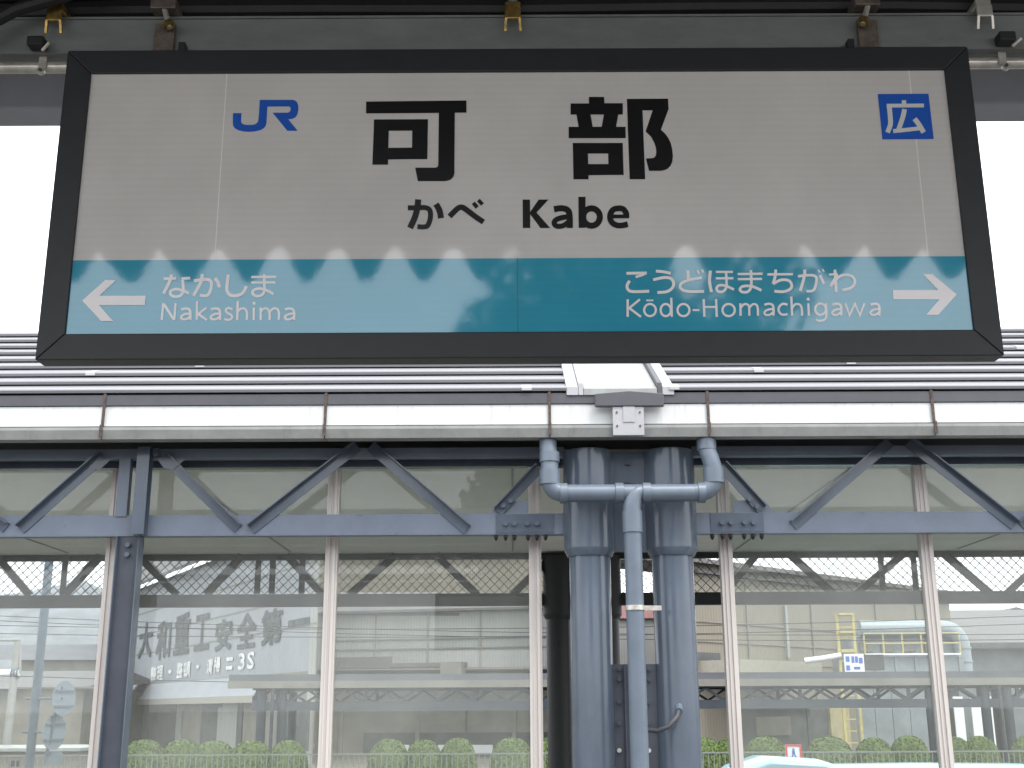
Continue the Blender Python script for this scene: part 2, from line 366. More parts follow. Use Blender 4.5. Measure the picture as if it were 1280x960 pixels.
# ------------------------------------------------------------------ the station sign
zb = (at(44, 450, YS).z + at(1254, 444, YS).z)/2; zt = (at(84, 64, YS).z + at(1211, 57, YS).z)/2
xl = (at(44, 450, YS).x + at(84, 64, YS).x)/2; xr = (at(1254, 444, YS).x + at(1211, 57, YS).x)/2
FW = .062; SD = .055
sign = thing('station_sign', 'hanging station name sign with black frame, white upper field and teal lower band', 'sign', ((xl+xr)/2, YS, zb))
def mitre(c):  # c: 4 (x,z) corners of a frame bar
    mb = MB(); mb.hexa([(c[0][0], YS, c[0][1]), (c[1][0], YS, c[1][1]), (c[1][0], YS+SD, c[1][1]), (c[0][0], YS+SD, c[0][1]),
                        (c[3][0], YS, c[3][1]), (c[2][0], YS, c[2][1]), (c[2][0], YS+SD, c[2][1]), (c[3][0], YS+SD, c[3][1])])
    return mb.build('frame_bar', M['frame'], sign, bevel=.0022)
g = .0004
xi0, xi1, zi0, zi1 = xl+FW, xr-FW, zb+FW, zt-FW
mitre([(xl+g, zb), (xr-g, zb), (xi1-g, zi0), (xi0+g, zi0)])
mitre([(xi0+g, zi1), (xi1-g, zi1), (xr-g, zt), (xl+g, zt)])
mitre([(xl, zb+g), (xi0, zi0+g), (xi0, zi1-g), (xl, zt-g)])
mitre([(xi1, zi0+g), (xr, zb+g), (xr, zt-g), (xi1, zi1-g)])
YF = YS + .007                                     # face of the panel
panel = MB().box(xi0-.01, xi1+.01, YF, YF+.012, zi0-.01, zi1+.01).build('panel', M['panel'], sign)
MB().box(xi0-.01, xi1+.01, YS+SD-.02, YS+SD-.007, zi0-.01, zi1+.01).build('rear_panel', M['panel'], sign)
z_band = (at(88, 327, YF).z + at(1209, 319, YF).z)/2
MB().box(xi0-.008, xi1+.008, YF-.0008, YF-.0001, zi0-.008, z_band).build('teal_band', M['teal'], sign)
MB().box(xi0-.008, xi1+.008, YS+SD-.0068, YS+SD-.006, zi0-.008, z_band).build('rear_teal_band', M['teal'], sign)
for px, y0, y1, m_ in ((270, 92, 320, 'seam'), (1158, 90, 318, 'seam')):
    xx = at(px, 300, YF).x; MB().box(xx-.0011, xx+.0011, YF-.0005, YF-.0001, z_band+.0005, zi1).build('seam', M[m_], sign)
xx = at(647, 370, YF).x; MB().box(xx-.0015, xx+.0015, YF-.0013, YF-.0009, zi0, z_band).build('seam', M['seam_dark'], sign)

def cr_smooth(p, n=6):
    if len(p) < 3: return p
    q = [p[0]] + list(p) + [p[-1]]; o = []
    for i in range(1, len(q)-2):
        a, b, c, d = q[i-1], q[i], q[i+1], q[i+2]
        for k in range(n):
            t = k/n
            o.append(tuple(.5*((2*b[j]) + (-a[j]+c[j])*t + (2*a[j]-5*b[j]+4*c[j]-d[j])*t*t + (-a[j]+3*b[j]-3*c[j]+d[j])*t**3) for j in (0, 1)))
    o.append(p[-1]); return o
LAY = [0]
class Ink:
    """lettering traced as flat strokes and shapes on the sign face"""
    def __init__(s, x0, y0, sc, depth, wf=1.0): s.wf = wf; s.o = (x0, y0, sc); s.mb = MB(); s.depth = depth
    def pt(s, p, k): x0, y0, sc = s.o; return at(x0 + p[0]/sc, y0 + p[1]/sc, YF - s.depth - k*.00003)
    def poly(s, pts):
        LAY[0] = (LAY[0]+1) % 20; b = len(s.mb.v); s.mb.v += [tuple(s.pt(p, LAY[0])) for p in pts]; s.mb.f.append(tuple(range(b, b+len(pts)))); return s
    def stroke(s, pts, w_, sharp=False, closed=False):
        LAY[0] = (LAY[0]+1) % 20; k = LAY[0]
        w_ *= s.wf; p = list(pts) if sharp else cr_smooth(list(pts))
        n = len(p); L = []; Rr = []
        for i in range(n):
            if closed: a, c = p[(i-1) % n], p[(i+1) % n]
            else: a, c = p[max(i-1, 0)], p[min(i+1, n-1)]
            dx, dy = c[0]-a[0], c[1]-a[1]; l = math.hypot(dx, dy) or 1; nx, ny = -dy/l, dx/l; e = 1.0
            if 0 < i < n-1 and not closed:
                d1 = (p[i][0]-a[0], p[i][1]-a[1]); l1 = math.hypot(*d1) or 1
                e = 1/max(.5, abs((d1[0]*dx + d1[1]*dy)/(l1*l)))
            L.append((p[i][0]+nx*w_/2*e, p[i][1]+ny*w_/2*e)); Rr.append((p[i][0]-nx*w_/2*e, p[i][1]-ny*w_/2*e))
        b = len(s.mb.v); s.mb.v += [tuple(s.pt(q, k + i*.12)) for i, q in enumerate(L)] + [tuple(s.pt(q, k + i*.12)) for i, q in enumerate(Rr)]
        for i in range(n if closed else n-1):
            j = (i+1) % n; s.mb.f.append((b+i, b+j, b+n+j, b+n+i))
        return s
    def oval(s, cx, cy, rx, ry, w_):
        return s.stroke([(cx+rx*math.cos(2*math.pi*i/28), cy+ry*math.sin(2*math.pi*i/28)) for i in range(28)], w_, True, True)
    def dot(s, cx, cy, r): return s.poly([(cx+r*math.cos(2*math.pi*i/14), cy+r*math.sin(2*math.pi*i/14)) for i in range(14)])
    def done(s, name, m_, label=None):
        o = s.mb.build(name, M[m_], sign, raw=True)
        if label: o['label'] = label
        return o
# logo
Ink(280, 110, 11.636, .0006).poly([(130,365),(255,365),(248,490),(262,518),(310,535),(400,537),(460,525),(495,490),(507,400),(520,172),(1000,172),(1035,182),(1062,205),(1080,250),(1084,310),(1070,375),(1045,420),(1015,440),(985,450),(935,455),(1072,622),(920,622),(705,358),(930,358),(955,345),(968,318),(968,290),(955,272),(930,268),(632,270),(618,510),(605,550),(580,585),(530,613),(440,633),(370,637),(290,633),(210,615),(160,588),(135,555),(128,515)]).done('logo', 'blue', 'blue two letter railway logo on the white field')
# blue square with the white character
Ink(1080, 105, 11.636, .0008).poly([(200,145),(938,140),(1015,800),(268,805)]).done('emblem_square', 'blue', 'blue square at the upper right corner')
(Ink(1080, 105, 11.636, .0017).stroke([(582,235),(582,300)], 65).stroke([(330,315),(872,312)], 55).stroke([(365,312),(382,480),(383,590),(342,705)], 70)
 .stroke([(590,365),(565,480),(505,660)], 70).stroke([(425,685),(600,668),(820,643)], 58).stroke([(735,505),(800,590),(868,705)], 72).done('emblem_character', 'cream_print', 'white character in the blue square'))
# main name
I = Ink(440, 110, 7.3875, .0006)
I.poly([(130,125),(1057,115),(1057,228),(950,228),(945,790),(935,822),(912,845),(885,856),(855,860),(608,860),(583,735),(770,735),(790,728),(797,710),(802,230),(130,235)])
I.poly([(202,290),(702,288),(700,393),(200,395)]).poly([(200,392),(340,392),(332,708),(188,708)]).poly([(556,390),(700,390),(695,657),(553,657)]).poly([(337,552),(554,550),(553,657),(333,660)])
I.done('lettering', 'black', 'first large black character of the station name')
I = Ink(700, 110, 7.3875, .0006)
I.poly([(267,82),(408,82),(410,140),(580,140),(580,245),(98,245),(98,142),(267,142)]).poly([(152,245),(282,245),(302,358),(172,358)]).poly([(405,245),(538,245),(518,358),(385,358)]).poly([(80,358),(605,358),(607,463),(80,463)])
I.poly([(118,507),(580,507),(582,605),(120,605)]).poly([(120,605),(258,605),(264,843),(124,843)]).poly([(445,605),(582,605),(588,803),(450,803)]).poly([(258,702),(450,702),(450,803),(262,806)])
I.poly([(617,100),(998,98),(1003,195),(932,385),(970,420),(1000,460),(1022,505),(1036,560),(1043,630),(1036,685),(1020,720),(990,748),(960,760),(930,765),(822,765),(793,650),(850,648),(873,640),(885,620),(889,590),(885,550),(870,505),(840,450),(790,402),(855,207),(762,207),(787,843),(643,843)])
I.done('lettering', 'black', 'second large black character of the station name')
I = Ink(495, 235, 8, .0006)
I.stroke([(118,198),(215,198),(290,196),(335,218),(345,270),(335,335),(310,380),(265,390),(214,385)], 50).stroke([(222,113),(215,190),(190,290),(140,400)], 62).stroke([(400,160),(435,225),(450,302)], 60)
I.stroke([(535,285),(610,210),(655,192),(700,215),(790,283),(875,340)], 56).stroke([(772,148),(812,195)], 40).stroke([(824,120),(865,165)], 38)
I.done('lettering', 'black', 'black station name in two syllabic characters')
I = Ink(640, 235, 8, .0006)
I.poly([(107,115),(180,115),(182,400),(108,400)]).poly([(182,238),(268,115),(365,115),(245,245),(383,400),(285,400),(182,262)])
I.stroke([(420,212),(500,202),(560,225),(576,285),(577,400)], 62).stroke([(577,285),(500,296),(440,318),(422,350),(445,380),(500,380),(545,355),(577,325)], 52)
I.poly([(664,88),(735,88),(735,398),(667,398)]).oval(795, 290, 84, 87, 62)
I.stroke([(985,284),(1172,284)], 38).stroke([(1142,300),(1140,250),(1110,210),(1060,203),(1005,222),(980,285),(1000,345),(1055,374),(1110,372),(1158,361)], 58)
I.done('lettering', 'black', 'black station name in latin letters')
# left neighbour
Ink(95, 330, 8.533, .0016).poly([(65,390),(310,172),(428,172),(250,338),(742,338),(735,438),(245,438),(395,608),(270,608)]).done('arrow', 'white_print', 'white arrow pointing left')
def latin_a(I, x, s_=1.0, y=335, h=103, w_=24):
    f = lambda px_, py_: (x + px_*s_, y + py_*h)
    I.stroke([f(13,.14),f(50,.06),f(83,.16),f(92,.5),f(90,1.0)], w_).stroke([f(90,.47),f(42,.53),f(13,.74),f(24,.93),f(60,.92),f(90,.70)], w_*.9)
I = Ink(190, 335, 6.737, .0016)
I.stroke([(98,92),(150,90),(205,86)], 24).stroke([(165,55),(150,110),(98,215)], 27).stroke([(250,90),(322,84)], 24).stroke([(258,98),(263,160),(262,200),(235,234),(185,240),(155,220),(160,192),(200,178),(245,186),(312,214)], 23)
I.stroke([(352,108),(430,98),(480,100),(500,130),(492,190),(470,228),(435,234),(402,230)], 26).stroke([(425,50),(410,120),(350,235)], 27).stroke([(530,85),(555,120),(568,165)], 27)
I.stroke([(642,55),(633,130),(632,190),(660,228),(715,232),(765,208),(795,152)], 27)
I.stroke([(835,76),(1045,74)], 21).stroke([(835,123),(1040,121)], 20).stroke([(945,52),(946,130),(945,195),(920,230),(875,236),(847,214),(855,188),(895,174),(950,182),(1025,220)], 23)
I.done('lettering', 'white_print', 'white name of the previous stop in syllabic characters')
I = Ink(190, 335, 6.737, .0016, .84)
I.stroke([(82,438),(95,296)], 23).stroke([(96,298),(186,436)], 25).stroke([(187,438),(199,296)], 22)
latin_a(I, 232); latin_a(I, 482); latin_a(I, 1106)
I.stroke([(380,278),(377,438)], 23).stroke([(458,335),(390,388),(462,438)], 22, True)
I.stroke([(678,347),(645,337),(622,350),(632,375),(668,397),(674,420),(645,436),(608,430)], 21)
I.stroke([(722,278),(718,438)], 23).stroke([(720,370),(750,342),(785,346),(799,378),(798,438)], 22)
I.stroke([(858,332),(856,438)], 23).dot(860, 297, 14)
I.stroke([(915,332),(915,438)], 23).stroke([(915,370),(942,342),(975,346),(990,378),(990,438)], 22).stroke([(990,370),(1020,342),(1055,346),(1069,378),(1068,438)], 22)
I.done('lettering', 'white_print', 'white name of the previous stop in latin letters')
# right neighbour
Ink(840, 300, 2.909, .0016).poly([(803,182),(968,182),(912,124),(947,124),(1035,198),(968,272),(925,272),(972,216),(805,216)]).done('arrow', 'white_print', 'white arrow pointing right')
I = Ink(770, 325, 7.529, .0016)
I.stroke([(98,125),(290,122)], 27).stroke([(286,120),(250,140),(185,160)], 22).stroke([(128,195),(104,240),(115,280),(160,297),(312,294)], 27)
I.stroke([(375,105),(440,110),(515,125)], 27).stroke([(350,186),(450,165),(515,174),(542,215),(530,262),(480,297),(390,306)], 27)
I.stroke([(675,98),(682,182)], 27).stroke([(808,166),(690,188),(620,218),(604,255),(635,285),(700,297),(828,295)], 27).stroke([(765,98),(782,132)], 20).stroke([(808,90),(822,122)], 20)
I.stroke([(888,100),(880,200),(898,302)], 29).stroke([(940,112),(1100,112)], 21).stroke([(940,172),(1105,172)], 21).stroke([(1035,115),(1040,190),(1038,255),(1010,295),(965,297),(946,270),(968,240),(1030,242),(1110,278)], 24)
I2 = Ink(930, 325, 7.111, .0016)
I2.stroke([(-57,125),(165,122)], 21).stroke([(-55,170),(160,168)], 20).stroke([(60,90),(65,190),(60,248),(30,283),(-15,284),(-36,262),(-15,236),(40,230),(95,242),(155,270)], 24)
I2.stroke([(208,128),(435,126)], 21).stroke([(282,85),(276,150),(258,212)], 25).stroke([(258,212),(330,177),(400,184),(424,225),(408,260),(350,281),(270,277)], 25)
I2.stroke([(480,145),(560,135),(620,138),(645,165),(635,235),(610,273),(555,277)], 24).stroke([(540,85),(535,150),(500,275)], 26).stroke([(675,135),(710,212)], 24).stroke([(660,88),(672,110)], 15).stroke([(698,82),(712,105)], 15)
I2.stroke([(808,85),(820,285)], 26).stroke([(755,130),(832,124)], 20).stroke([(830,126),(765,235)], 20).stroke([(770,232),(840,152),(910,132),(968,152),(984,200),(950,248),(870,270)], 24)
b_ = len(I.mb.v); I.mb.v += I2.mb.v; I.mb.f += [tuple(i+b_ for i in f) for f in I2.mb.f]
I.done('lettering', 'white_print', 'white name of the next stop in syllabic characters')
I = Ink(770, 325, 7.529, .0016, .84)
I.stroke([(110,370),(110,535)], 26).stroke([(225,370),(125,452),(235,535)], 25, True).oval(320, 471, 55, 57, 25).stroke([(285,380),(352,380)], 18)
I.oval(468, 471, 48, 57, 25).stroke([(520,355),(525,535)], 25).oval(635, 471, 56, 57, 25).stroke([(722,471),(785,471)], 22)
I.stroke([(825,368),(832,535)], 26).stroke([(942,368),(948,535)], 26).stroke([(830,442),(945,442)], 23).oval(1060, 471, 58, 57, 25)
I2 = Ink(930, 325, 7.111, .0016, .84)
I2.stroke([(-32,385),(-30,495)], 24).stroke([(-30,425),(0,394),(35,398),(46,428),(47,495)], 23).stroke([(47,425),(78,394),(110,398),(122,430),(124,495)], 23)
for x_ in (168, 770, 1110): latin_a(I2, x_, 1.03, 382, 113, 25)
I2.stroke([(387,397),(345,390),(312,418),(310,455),(337,485),(387,482)], 24).stroke([(420,325),(428,495)], 24).stroke([(426,430),(455,394),(495,396),(513,430),(516,495)], 23)
I2.stroke([(572,385),(576,495)], 24).dot(570, 348, 14)
I2.oval(680, 437, 48, 50, 24).stroke([(728,385),(732,490),(712,532),(670,540),(638,530)], 23)
I2.stroke([(900,385),(938,492),(985,388),(1030,492),(1070,385)], 23, True)
b_ = len(I.mb.v); I.mb.v += I2.mb.v; I.mb.f += [tuple(i+b_ for i in f) for f in I2.mb.f]
I.done('lettering', 'white_print', 'white name of the next stop in latin letters')
# hanger brackets of the sign, clamped round the channel
for px, sx in ((205, 1), (1086, -1)):
    xx = xc(px, 40, YCH-.02)
    hb = MB().box(xx-.025, xx+.025, YCH-.016, YCH-.006, zt-.004, zch1-.02).build('hanger_bracket', M['bracket'], sign, bevel=.001)
    MB().box(xx-.034, xx+.03, YCH-.04, YCH+.05, zch1+.008, zch1+.04).build('clamp_head', M['bracket'], hb, bevel=.003)
    MB().tube([(xx+sx*.0, YCH-.03, zch1+.01), (xx+sx*.018, YCH-.034, zch1-.045)], .007, 8).build('bolt', M['zinc'], hb, smooth=True)
    MB().tube([(xx+sx*.012, YCH-.032, zch1-.03), (xx+sx*.018, YCH-.034, zch1-.042)], .015, 6).build('nut', M['chromate'], hb)
    MB().box(xx-.03+sx*.012, xx+.03+sx*.012, YCH-.05, YCH-.017, zt+.001, zt+.016).build('foot', M['bracket'], hb, bevel=.001)
    MB().box(xx+sx*.05-.008, xx+sx*.05+.008, YCH-.03, YCH-.005, zt+.001, zt+.05).build('stop', M['frame'], hb)
    MB().tube([(xx+sx*.064, YCH-.02, zt+.001), (xx+sx*.064, YCH-.02, zt+.014)], .009, 6).build('nut', M['zinc'], hb)

# ------------------------------------------------------------------ opposite canopy
YG, YT, YW, YR = 9.0, 9.4, 9.66, 16.2
XL, XR = -11.0, 11.0
SOF = zc(566, YT)
# gutter, one section between each pair of joints
gx = [-9.6] + [xc(p, 520, YG) for p in (-148, 130, 407, 687, 885, 1166, 1446)] + [9.6]
gx = sorted(gx)
z_e1, z_e0 = zc(491, YG-.02), zc(503, YG-.02); z_w0 = zc(531, YG); z_l0 = zc(546, YG-.03)
gut = thing('rain_gutter', 'white box rain gutter along the eave of the opposite platform roof', 'gutter', (0, YG, z_l0))
for a, b in zip(gx[:-1], gx[1:]):
    s_ = MB().box(a+.004, b-.004, YG, YG+.16, z_w0+.002, z_e0-.012).build('gutter_section', M['white_metal'], gut, bevel=.004)
    MB().prism([(YG-.035, z_w0-.035), (YG-.035, z_w0-.012), (YG+.02, z_w0), (YG+.15, z_w0), (YG+.15, z_l0+.01), (YG-.01, z_l0)], a+.004, b-.004).build('lip', M['lip'], s_)
    MB().box(a+.003, b-.003, YG-.012, YG+.17, z_e0-.010, z_e1).build('edge_strip', M['edge'], s_, bevel=.003)
for a in gx[1:-1]:
    MB().box(a-.012, a+.012, YG-.045, YG-.036, z_l0+.01, z_w0+.005).box(a-.011, a+.011, YG-.02, YG-.013, z_w0+.006, z_e1+.01).build('joint_strap', M['rust'], gut)

# roof: lapped courses rising away from the eave
Y0r, Z0r = YG+.02, z_e1-.020
Y1r = 11.6; Z1r = zc(416, Y1r)
roof = thing('platform_roof', 'lilac grey lapped metal roof of the opposite platform, below the sign', 'roof', (0, Y0r, Z0r))
NC = 9
xb0, xb1 = xc(708, 489, YG), xc(842, 489, YG)
for i in range(NC):
    ya, yb = Y0r + (Y1r-Y0r)*i/NC, Y0r + (Y1r-Y0r)*(i+1)/NC
    za, zb_ = Z0r + (Z1r-Z0r)*i/NC, Z0r + (Z1r-Z0r)*(i+1)/NC
    pr = [(ya-.045, za+.034), (ya-.052, za+.054), (ya-.038, za+.068), (yb-.005, zb_+.034), (yb-.005, zb_+.026), (ya-.03, za+.052), (ya-.03, za+.034)]
    deck = [(ya, za-.01), (ya, za+.012), (yb, zb_+.012), (yb, zb_-.01)]
    for x0, x1 in ((XL, xb0), (xb1, XR)):
        c_ = MB().prism(pr, x0, x1).build('roof_course', M['roof'], roof)
        MB().prism(deck, x0, x1).build('under_deck', M['roof'], c_)
def lap(px, py, wpx=10):
    # small bright joint plates where two sheets of a course meet
    d = ray(px, py); n = Vector((0, -(Z1r-Z0r), (Y1r-Y0r))); t = n.dot(Vector((0, Y0r, Z0r+.03))-EYE)/n.dot(d); p = EYE + d*t
    i = round((p.y - Y0r)/((Y1r-Y0r)/NC)-.3); ya = Y0r+(Y1r-Y0r)*i/NC; za = Z0r+(Z1r-Z0r)*i/NC; yb = ya+.1; zb_ = za+.1*(Z1r-Z0r)/(Y1r-Y0r)
    MB().prism([(ya-.056, za+.036), (ya-.056, za+.058), (ya-.041, za+.074), (yb, zb_+.07), (yb, zb_+.055), (ya-.036, za+.05)], p.x-.04, p.x+.04).build('joint_plate', M['flash'], roof)
for q in ((114, 473), (250, 463), (658, 487), (946, 467), (1062, 458), (8, 440), (840, 487), (1277, 441)): lap(*q)
# flashing over the roof joint
slope = (Z1r-Z0r)/(Y1r-Y0r)
def strip(x0, x1, h, m_, name, back=Y1r):
    ya, za = Y0r-.045, Z0r-.045*slope+.02
    zb2 = za+(back-ya)*slope
    return MB().prism([(ya, za), (ya, za+h), (back, zb2+h), (back, zb2)], x0, x1).build(name, M[m_], roof, bevel=.004)
xa, xb_ = xc(732, 489, YG), xc(818, 489, YG)
strip(xb0, xa-.06, .07, 'flash', 'flashing'); strip(xb_+.06, xb1, .07, 'flash', 'flashing')
strip(xa-.058, xa-.02, .10, 'flash', 'flashing'); strip(xb_+.02, xb_+.058, .10, 'edge', 'flashing')
strip(xa-.018, xb_+.018, .055, 'lip', 'joint_cover')
# end cap and white bracket box under the joint
xa, xb_ = xc(744, 498, YG-.1), xc(830, 498, YG-.1); zz0, zz1 = zc(508, YG-.1), zc(491, YG-.1); xm = (xa+xb_)/2
cap = MB().add([(xa, YG-.1, zz0), (xb_, YG-.1, zz0), (xb_, YG-.1, zz1-.01), (xm, YG-.1, zz1+.012), (xa, YG-.1, zz1-.01),
                (xa, YG-.046, zz0), (xb_, YG-.046, zz0), (xb_, YG-.046, zz1-.01), (xm, YG-.046, zz1+.012), (xa, YG-.046, zz1-.01)],
               [(0,1,2,3,4), (9,8,7,6,5), (0,5,6,1), (1,6,7,2), (2,7,8,3), (3,8,9,4), (4,9,5,0)]).build('end_cap', M['edge'], roof, bevel=.005)
xa, xb_ = xc(766, 525, YG-.08), xc(805, 525, YG-.08)
bk = MB().box(xa, xb_, YG-.085, YG-.047, zc(545, YG-.08), zz0-.002).build('bracket_box', M['flash'], roof, bevel=.004)
MB().box(xa+.08, xb_-.07, YG-.092, YG-.0855, zc(528, YG-.09), zz0-.002).build('rib', M['flash'], bk)
for fx in (.13, .87):
    for pyy in (516, 533):
        p = (xa+(xb_-xa)*fx, YG-.0855, zc(pyy, YG-.085)); MB().tube([p, (p[0], p[1]-.008, p[2])], .008, 8).build('screw', M['edge'], bk)

# flat soffit and its beams
tag(MB().box(XL, XR, YW+.05, YR+.4, SOF+.05, SOF+.09).build('soffit', M['soffit']), 'pale flat ceiling under the opposite platform roof, seen through the glass', 'ceiling')
rear = MB().prism([(Y1r-.02, Z1r+.02), (Y1r+.1, Z1r+.04), (YR+.9, SOF+.30), (YR+.9, SOF+.2), (Y1r-.02, Z1r-.05)], XL, XR).build('rear_slope', M['roof'], roof)
for k in range(7):
    xx = -9 + 3*k
    tag(MB().box(xx-.01, xx+.01, YW+.1, YR-.2, SOF+.04, SOF+.0495).build('soffit_batten', M['lip']), 'thin joint batten on the pale ceiling, number %s from the left end' % ('first second third fourth fifth sixth seventh'.split()[k]), 'batten', 'ceiling battens') if 0 < k < 6 else None

# columns
def column(xx, Y, lab, grp, pm='paint'):
    t = thing('column', lab, 'column', (xx, Y, 0), grp)
    rl, ru = .163, .203
    zs = zc(694, YT)
    MB().tube([(xx, Y, 0.0), (xx, Y, zs+.01)], rl, 40).build('shaft', M[pm], t, smooth=True)
    MB().tube([(xx, Y, zs-.02), (xx, Y, zs+.035), (xx, Y, zs+.045), (xx, Y, SOF-.002)], [rl+.012, ru, ru+.001, ru+.001], 40).build('sleeve', M[pm], t, smooth=True)
    MB().box(xx-.26, xx+.26, Y-.26, Y+.26, .001, .03).build('base_plate', M['paint_dark'], t)
    return t
XC1, XC2 = xc(736, 640, YT), xc(838, 640, YT)
column(XC1, YT, 'left of the two blue grey steel columns beneath the roof joint', 'front columns of the opposite platform')
column(XC2, YT, 'right of the two blue grey steel columns, with a cable entering it', 'front columns of the opposite platform')
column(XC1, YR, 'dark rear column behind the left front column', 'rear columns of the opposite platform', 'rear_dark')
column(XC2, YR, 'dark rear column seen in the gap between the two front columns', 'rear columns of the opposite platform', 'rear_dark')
tie = thing('tie_plate', 'bolted steel plates joining the two front columns', 'plate', (XC1*.5+XC2*.5, YT, 0))
xm0, xm1 = XC1+.14, XC2-.14
MB().box(xm0, xm1, YT-.03, YT-.01, zc(690, YT), SOF-.004).build('upper_plate', M['paint'], tie)
for pyy in (582, 605):
    for px in (783, 787):
        MB().tube([(xc(px, pyy, YT-.03), YT-.055, zc(pyy, YT)), (xc(px, pyy, YT-.03), YT-.03, zc(pyy, YT))], .013, 6).build('bolt', M['paint_dark'], tie)
lo = MB().box(xm0, xm1, YT-.02, YT+.02, .4, zc(831, YT)).build('lower_plate', M['paint_dark'], tie)
xq = xc(782, 880, YT-.03); MB().box(xq-.006, xq+.006, YT-.045, YT-.021, .4, zc(832, YT)).build('rib', M['paint_dark'], tie)
for k, pyy in enumerate((836, 849, 877, 904, 938)):
    for px in (774, 811):
        p = at(px, pyy, YT-.03); MB().tube([(p.x, YT-.045, p.z), (p.x, YT-.021, p.z)], .017, 8).build('bolt', M['zinc'] if k == 4 else M['paint_dark'], tie)

# downpipes
dp = thing('downpipe', 'blue grey plastic rain pipes joining in a tee between the two columns', 'downpipe', (xc(795, 900, 9.06), 9.06, 0))
YD = 9.06; r = .068
def P(px, py): return at(px, py, YD)
def arc(a, b, c, n=8): return [a*(1-t)**2 + b*2*t*(1-t) + c*t*t for t in [i/n for i in range(n+1)]]
zh = zc(617, YD)
def PH(px): return Vector((xc(px, 617, YD), YD, zh))
xl_, xr_ = xc(687, 580, YD), xc(891, 580, YD)
MB().tube([Vector((xc(685, 545, YD), YD+.03, zc(538, YD))), Vector((xc(685, 545, YD), YD+.02, zc(560, YD))), Vector((xl_, YD, zc(572, YD))), Vector((xl_, YD, zc(600, YD)))], r, 24).build('pipe', M['pvc'], dp, smooth=True)
MB().tube(arc(Vector((xl_, YD, zc(597, YD))), Vector((xl_, YD, zh)), PH(708)), r+.002, 24).build('elbow', M['pvc'], dp, smooth=True)
MB().tube([PH(706), PH(870)], r, 24).build('pipe', M['pvc'], dp, smooth=True)
MB().tube(arc(PH(868), Vector((xr_, YD, zh)), Vector((xr_, YD, zc(597, YD)))), r+.002, 24).build('elbow', M['pvc'], dp, smooth=True)
xt = xc(883, 545, YD)
MB().tube([Vector((xr_, YD, zc(600, YD))), Vector((xr_, YD, zc(584, YD))), Vector(((xr_*.6+xt*.4), YD, zc(575, YD))), Vector((xt, YD+.02, zc(562, YD))), Vector((xt, YD+.03, zc(538, YD)))], r, 24).build('pipe', M['pvc'], dp, smooth=True)
def ring(p0, p1, rr=.012): MB().tube([p0, p1], r+rr, 24).build('coupling', M['pvc'], dp, smooth=True)
ring(Vector((xl_, YD, zc(566, YD))), Vector((xl_, YD, zc(578, YD))), .010); ring(Vector((xl_, YD, zc(588, YD))), Vector((xl_, YD, zc(606, YD))))
ring(Vector((xr_, YD, zc(586, YD))), Vector((xr_, YD, zc(605, YD)))); ring(Vector((xt, YD+.02, zc(550, YD))), Vector((xt, YD+.02, zc(563, YD))), .008)
ring(PH(700), PH(709)); ring(PH(769), PH(779)); ring(PH(803), PH(813)); ring(PH(872), PH(881))
xd = xc(790, 650, YD)
MB().tube(arc(PH(800), Vector((xd, YD-.02, zh)), Vector((xd, YD-.02, zc(640, YD)))), r, 24).build('tee', M['pvc'], dp, smooth=True)
MB().tube([Vector((xd, YD-.02, zc(634, YD))), Vector((xd, YD-.02, .002))], r, 24).build('pipe', M['pvc'], dp, smooth=True)
MB().tube([Vector((xd, YD-.02, zc(640, YD))), Vector((xd, YD-.02, zc(667, YD)))], r+.009, 24).build('coupling', M['pvc'], dp, smooth=True)
MB().tube([Vector((xd, YD-.02, zc(764, YD))), Vector((xd, YD-.02, zc(758, YD)))], r+.007, 24).build('strap', M['zinc'], dp, smooth=True)
MB().box(xd+.07, xd+.2, YD-.02, YD-.0, zc(764, YD), zc(758, YD)).build('strap_arm', M['zinc'], dp)
cb = thing('entry_cable', 'short grey cable curving into the right column', 'cable', tuple(at(849, 886, 9.2)))
MB().tube(cr_p := [Vector(p) for p in (at(808, 912, 9.22), at(822, 914, 9.14), at(836, 908, 9.12), at(846, 896, 9.14), at(849, 886, 9.22))], .018, 10).build('hose', M['edge'], cb, smooth=True)
MB().tube([at(849, 889, 9.19), at(849, 882, 9.26)], .028, 8).build('gland', M['pvc'], cb, smooth=True)

# trusses
def angle_bar(p0, p1, Y, w_=.085, leg=.07, t=.009):
    p0, p1 = Vector((p0[0], Y, p0[1])), Vector((p1[0], Y, p1[1])); d = (p1-p0).normalized(); n = Vector((-d.z, 0, d.x))
    if n.z < 0: n = -n
    mb = MB(); y = Vector((0, 1, 0))
    def slab(a0, a1, b0, b1):
        c = []
        for q in (p0, p1): c += [q+n*a0+y*b0, q+n*a1+y*b0, q+n*a1+y*b1, q+n*a0+y*b1]
        mb.add(c, [(0,1,2,3), (7,6,5,4), (0,4,5,1), (1,5,6,2), (2,6,7,3), (3,7,4,0)])
    slab(-w_/2, w_/2-t-.0005, -t, 0); slab(w_/2-t, w_/2, -leg, 0)
    return mb
zb0_, zb1_ = zc(668, YT), zc(642, YT)
def px_xz(px, py, Y): p = at(px, py, Y); return (p.x, p.z)
def truss(name, lab, Y, x0, x1, diags, group=None, pl_='paint_light'):
    t = thing(name, lab, 'truss', ((x0+x1)/2, Y, zb0_), group)
    c = MB().box(x0, x1, Y, Y+.012, zb0_+.0085, zb1_).box(x0, x1, Y, Y+.1, zb0_, zb0_+.008).build('lower_chord', M[pl_], t)
    MB().box(x0, x1, Y, Y+.012, zc(571, YT), SOF+.045).box(x0, x1, Y+.0125, Y+.09, zc(571, YT), zc(571, YT)+.008).build('upper_chord', M[pl_], t)
    for a, b in diags: angle_bar(a, b, Y-.001).build('diagonal', M['paint'], t)
    return t
kY = YT-.002
xs_ = xc(172, 620, YT)
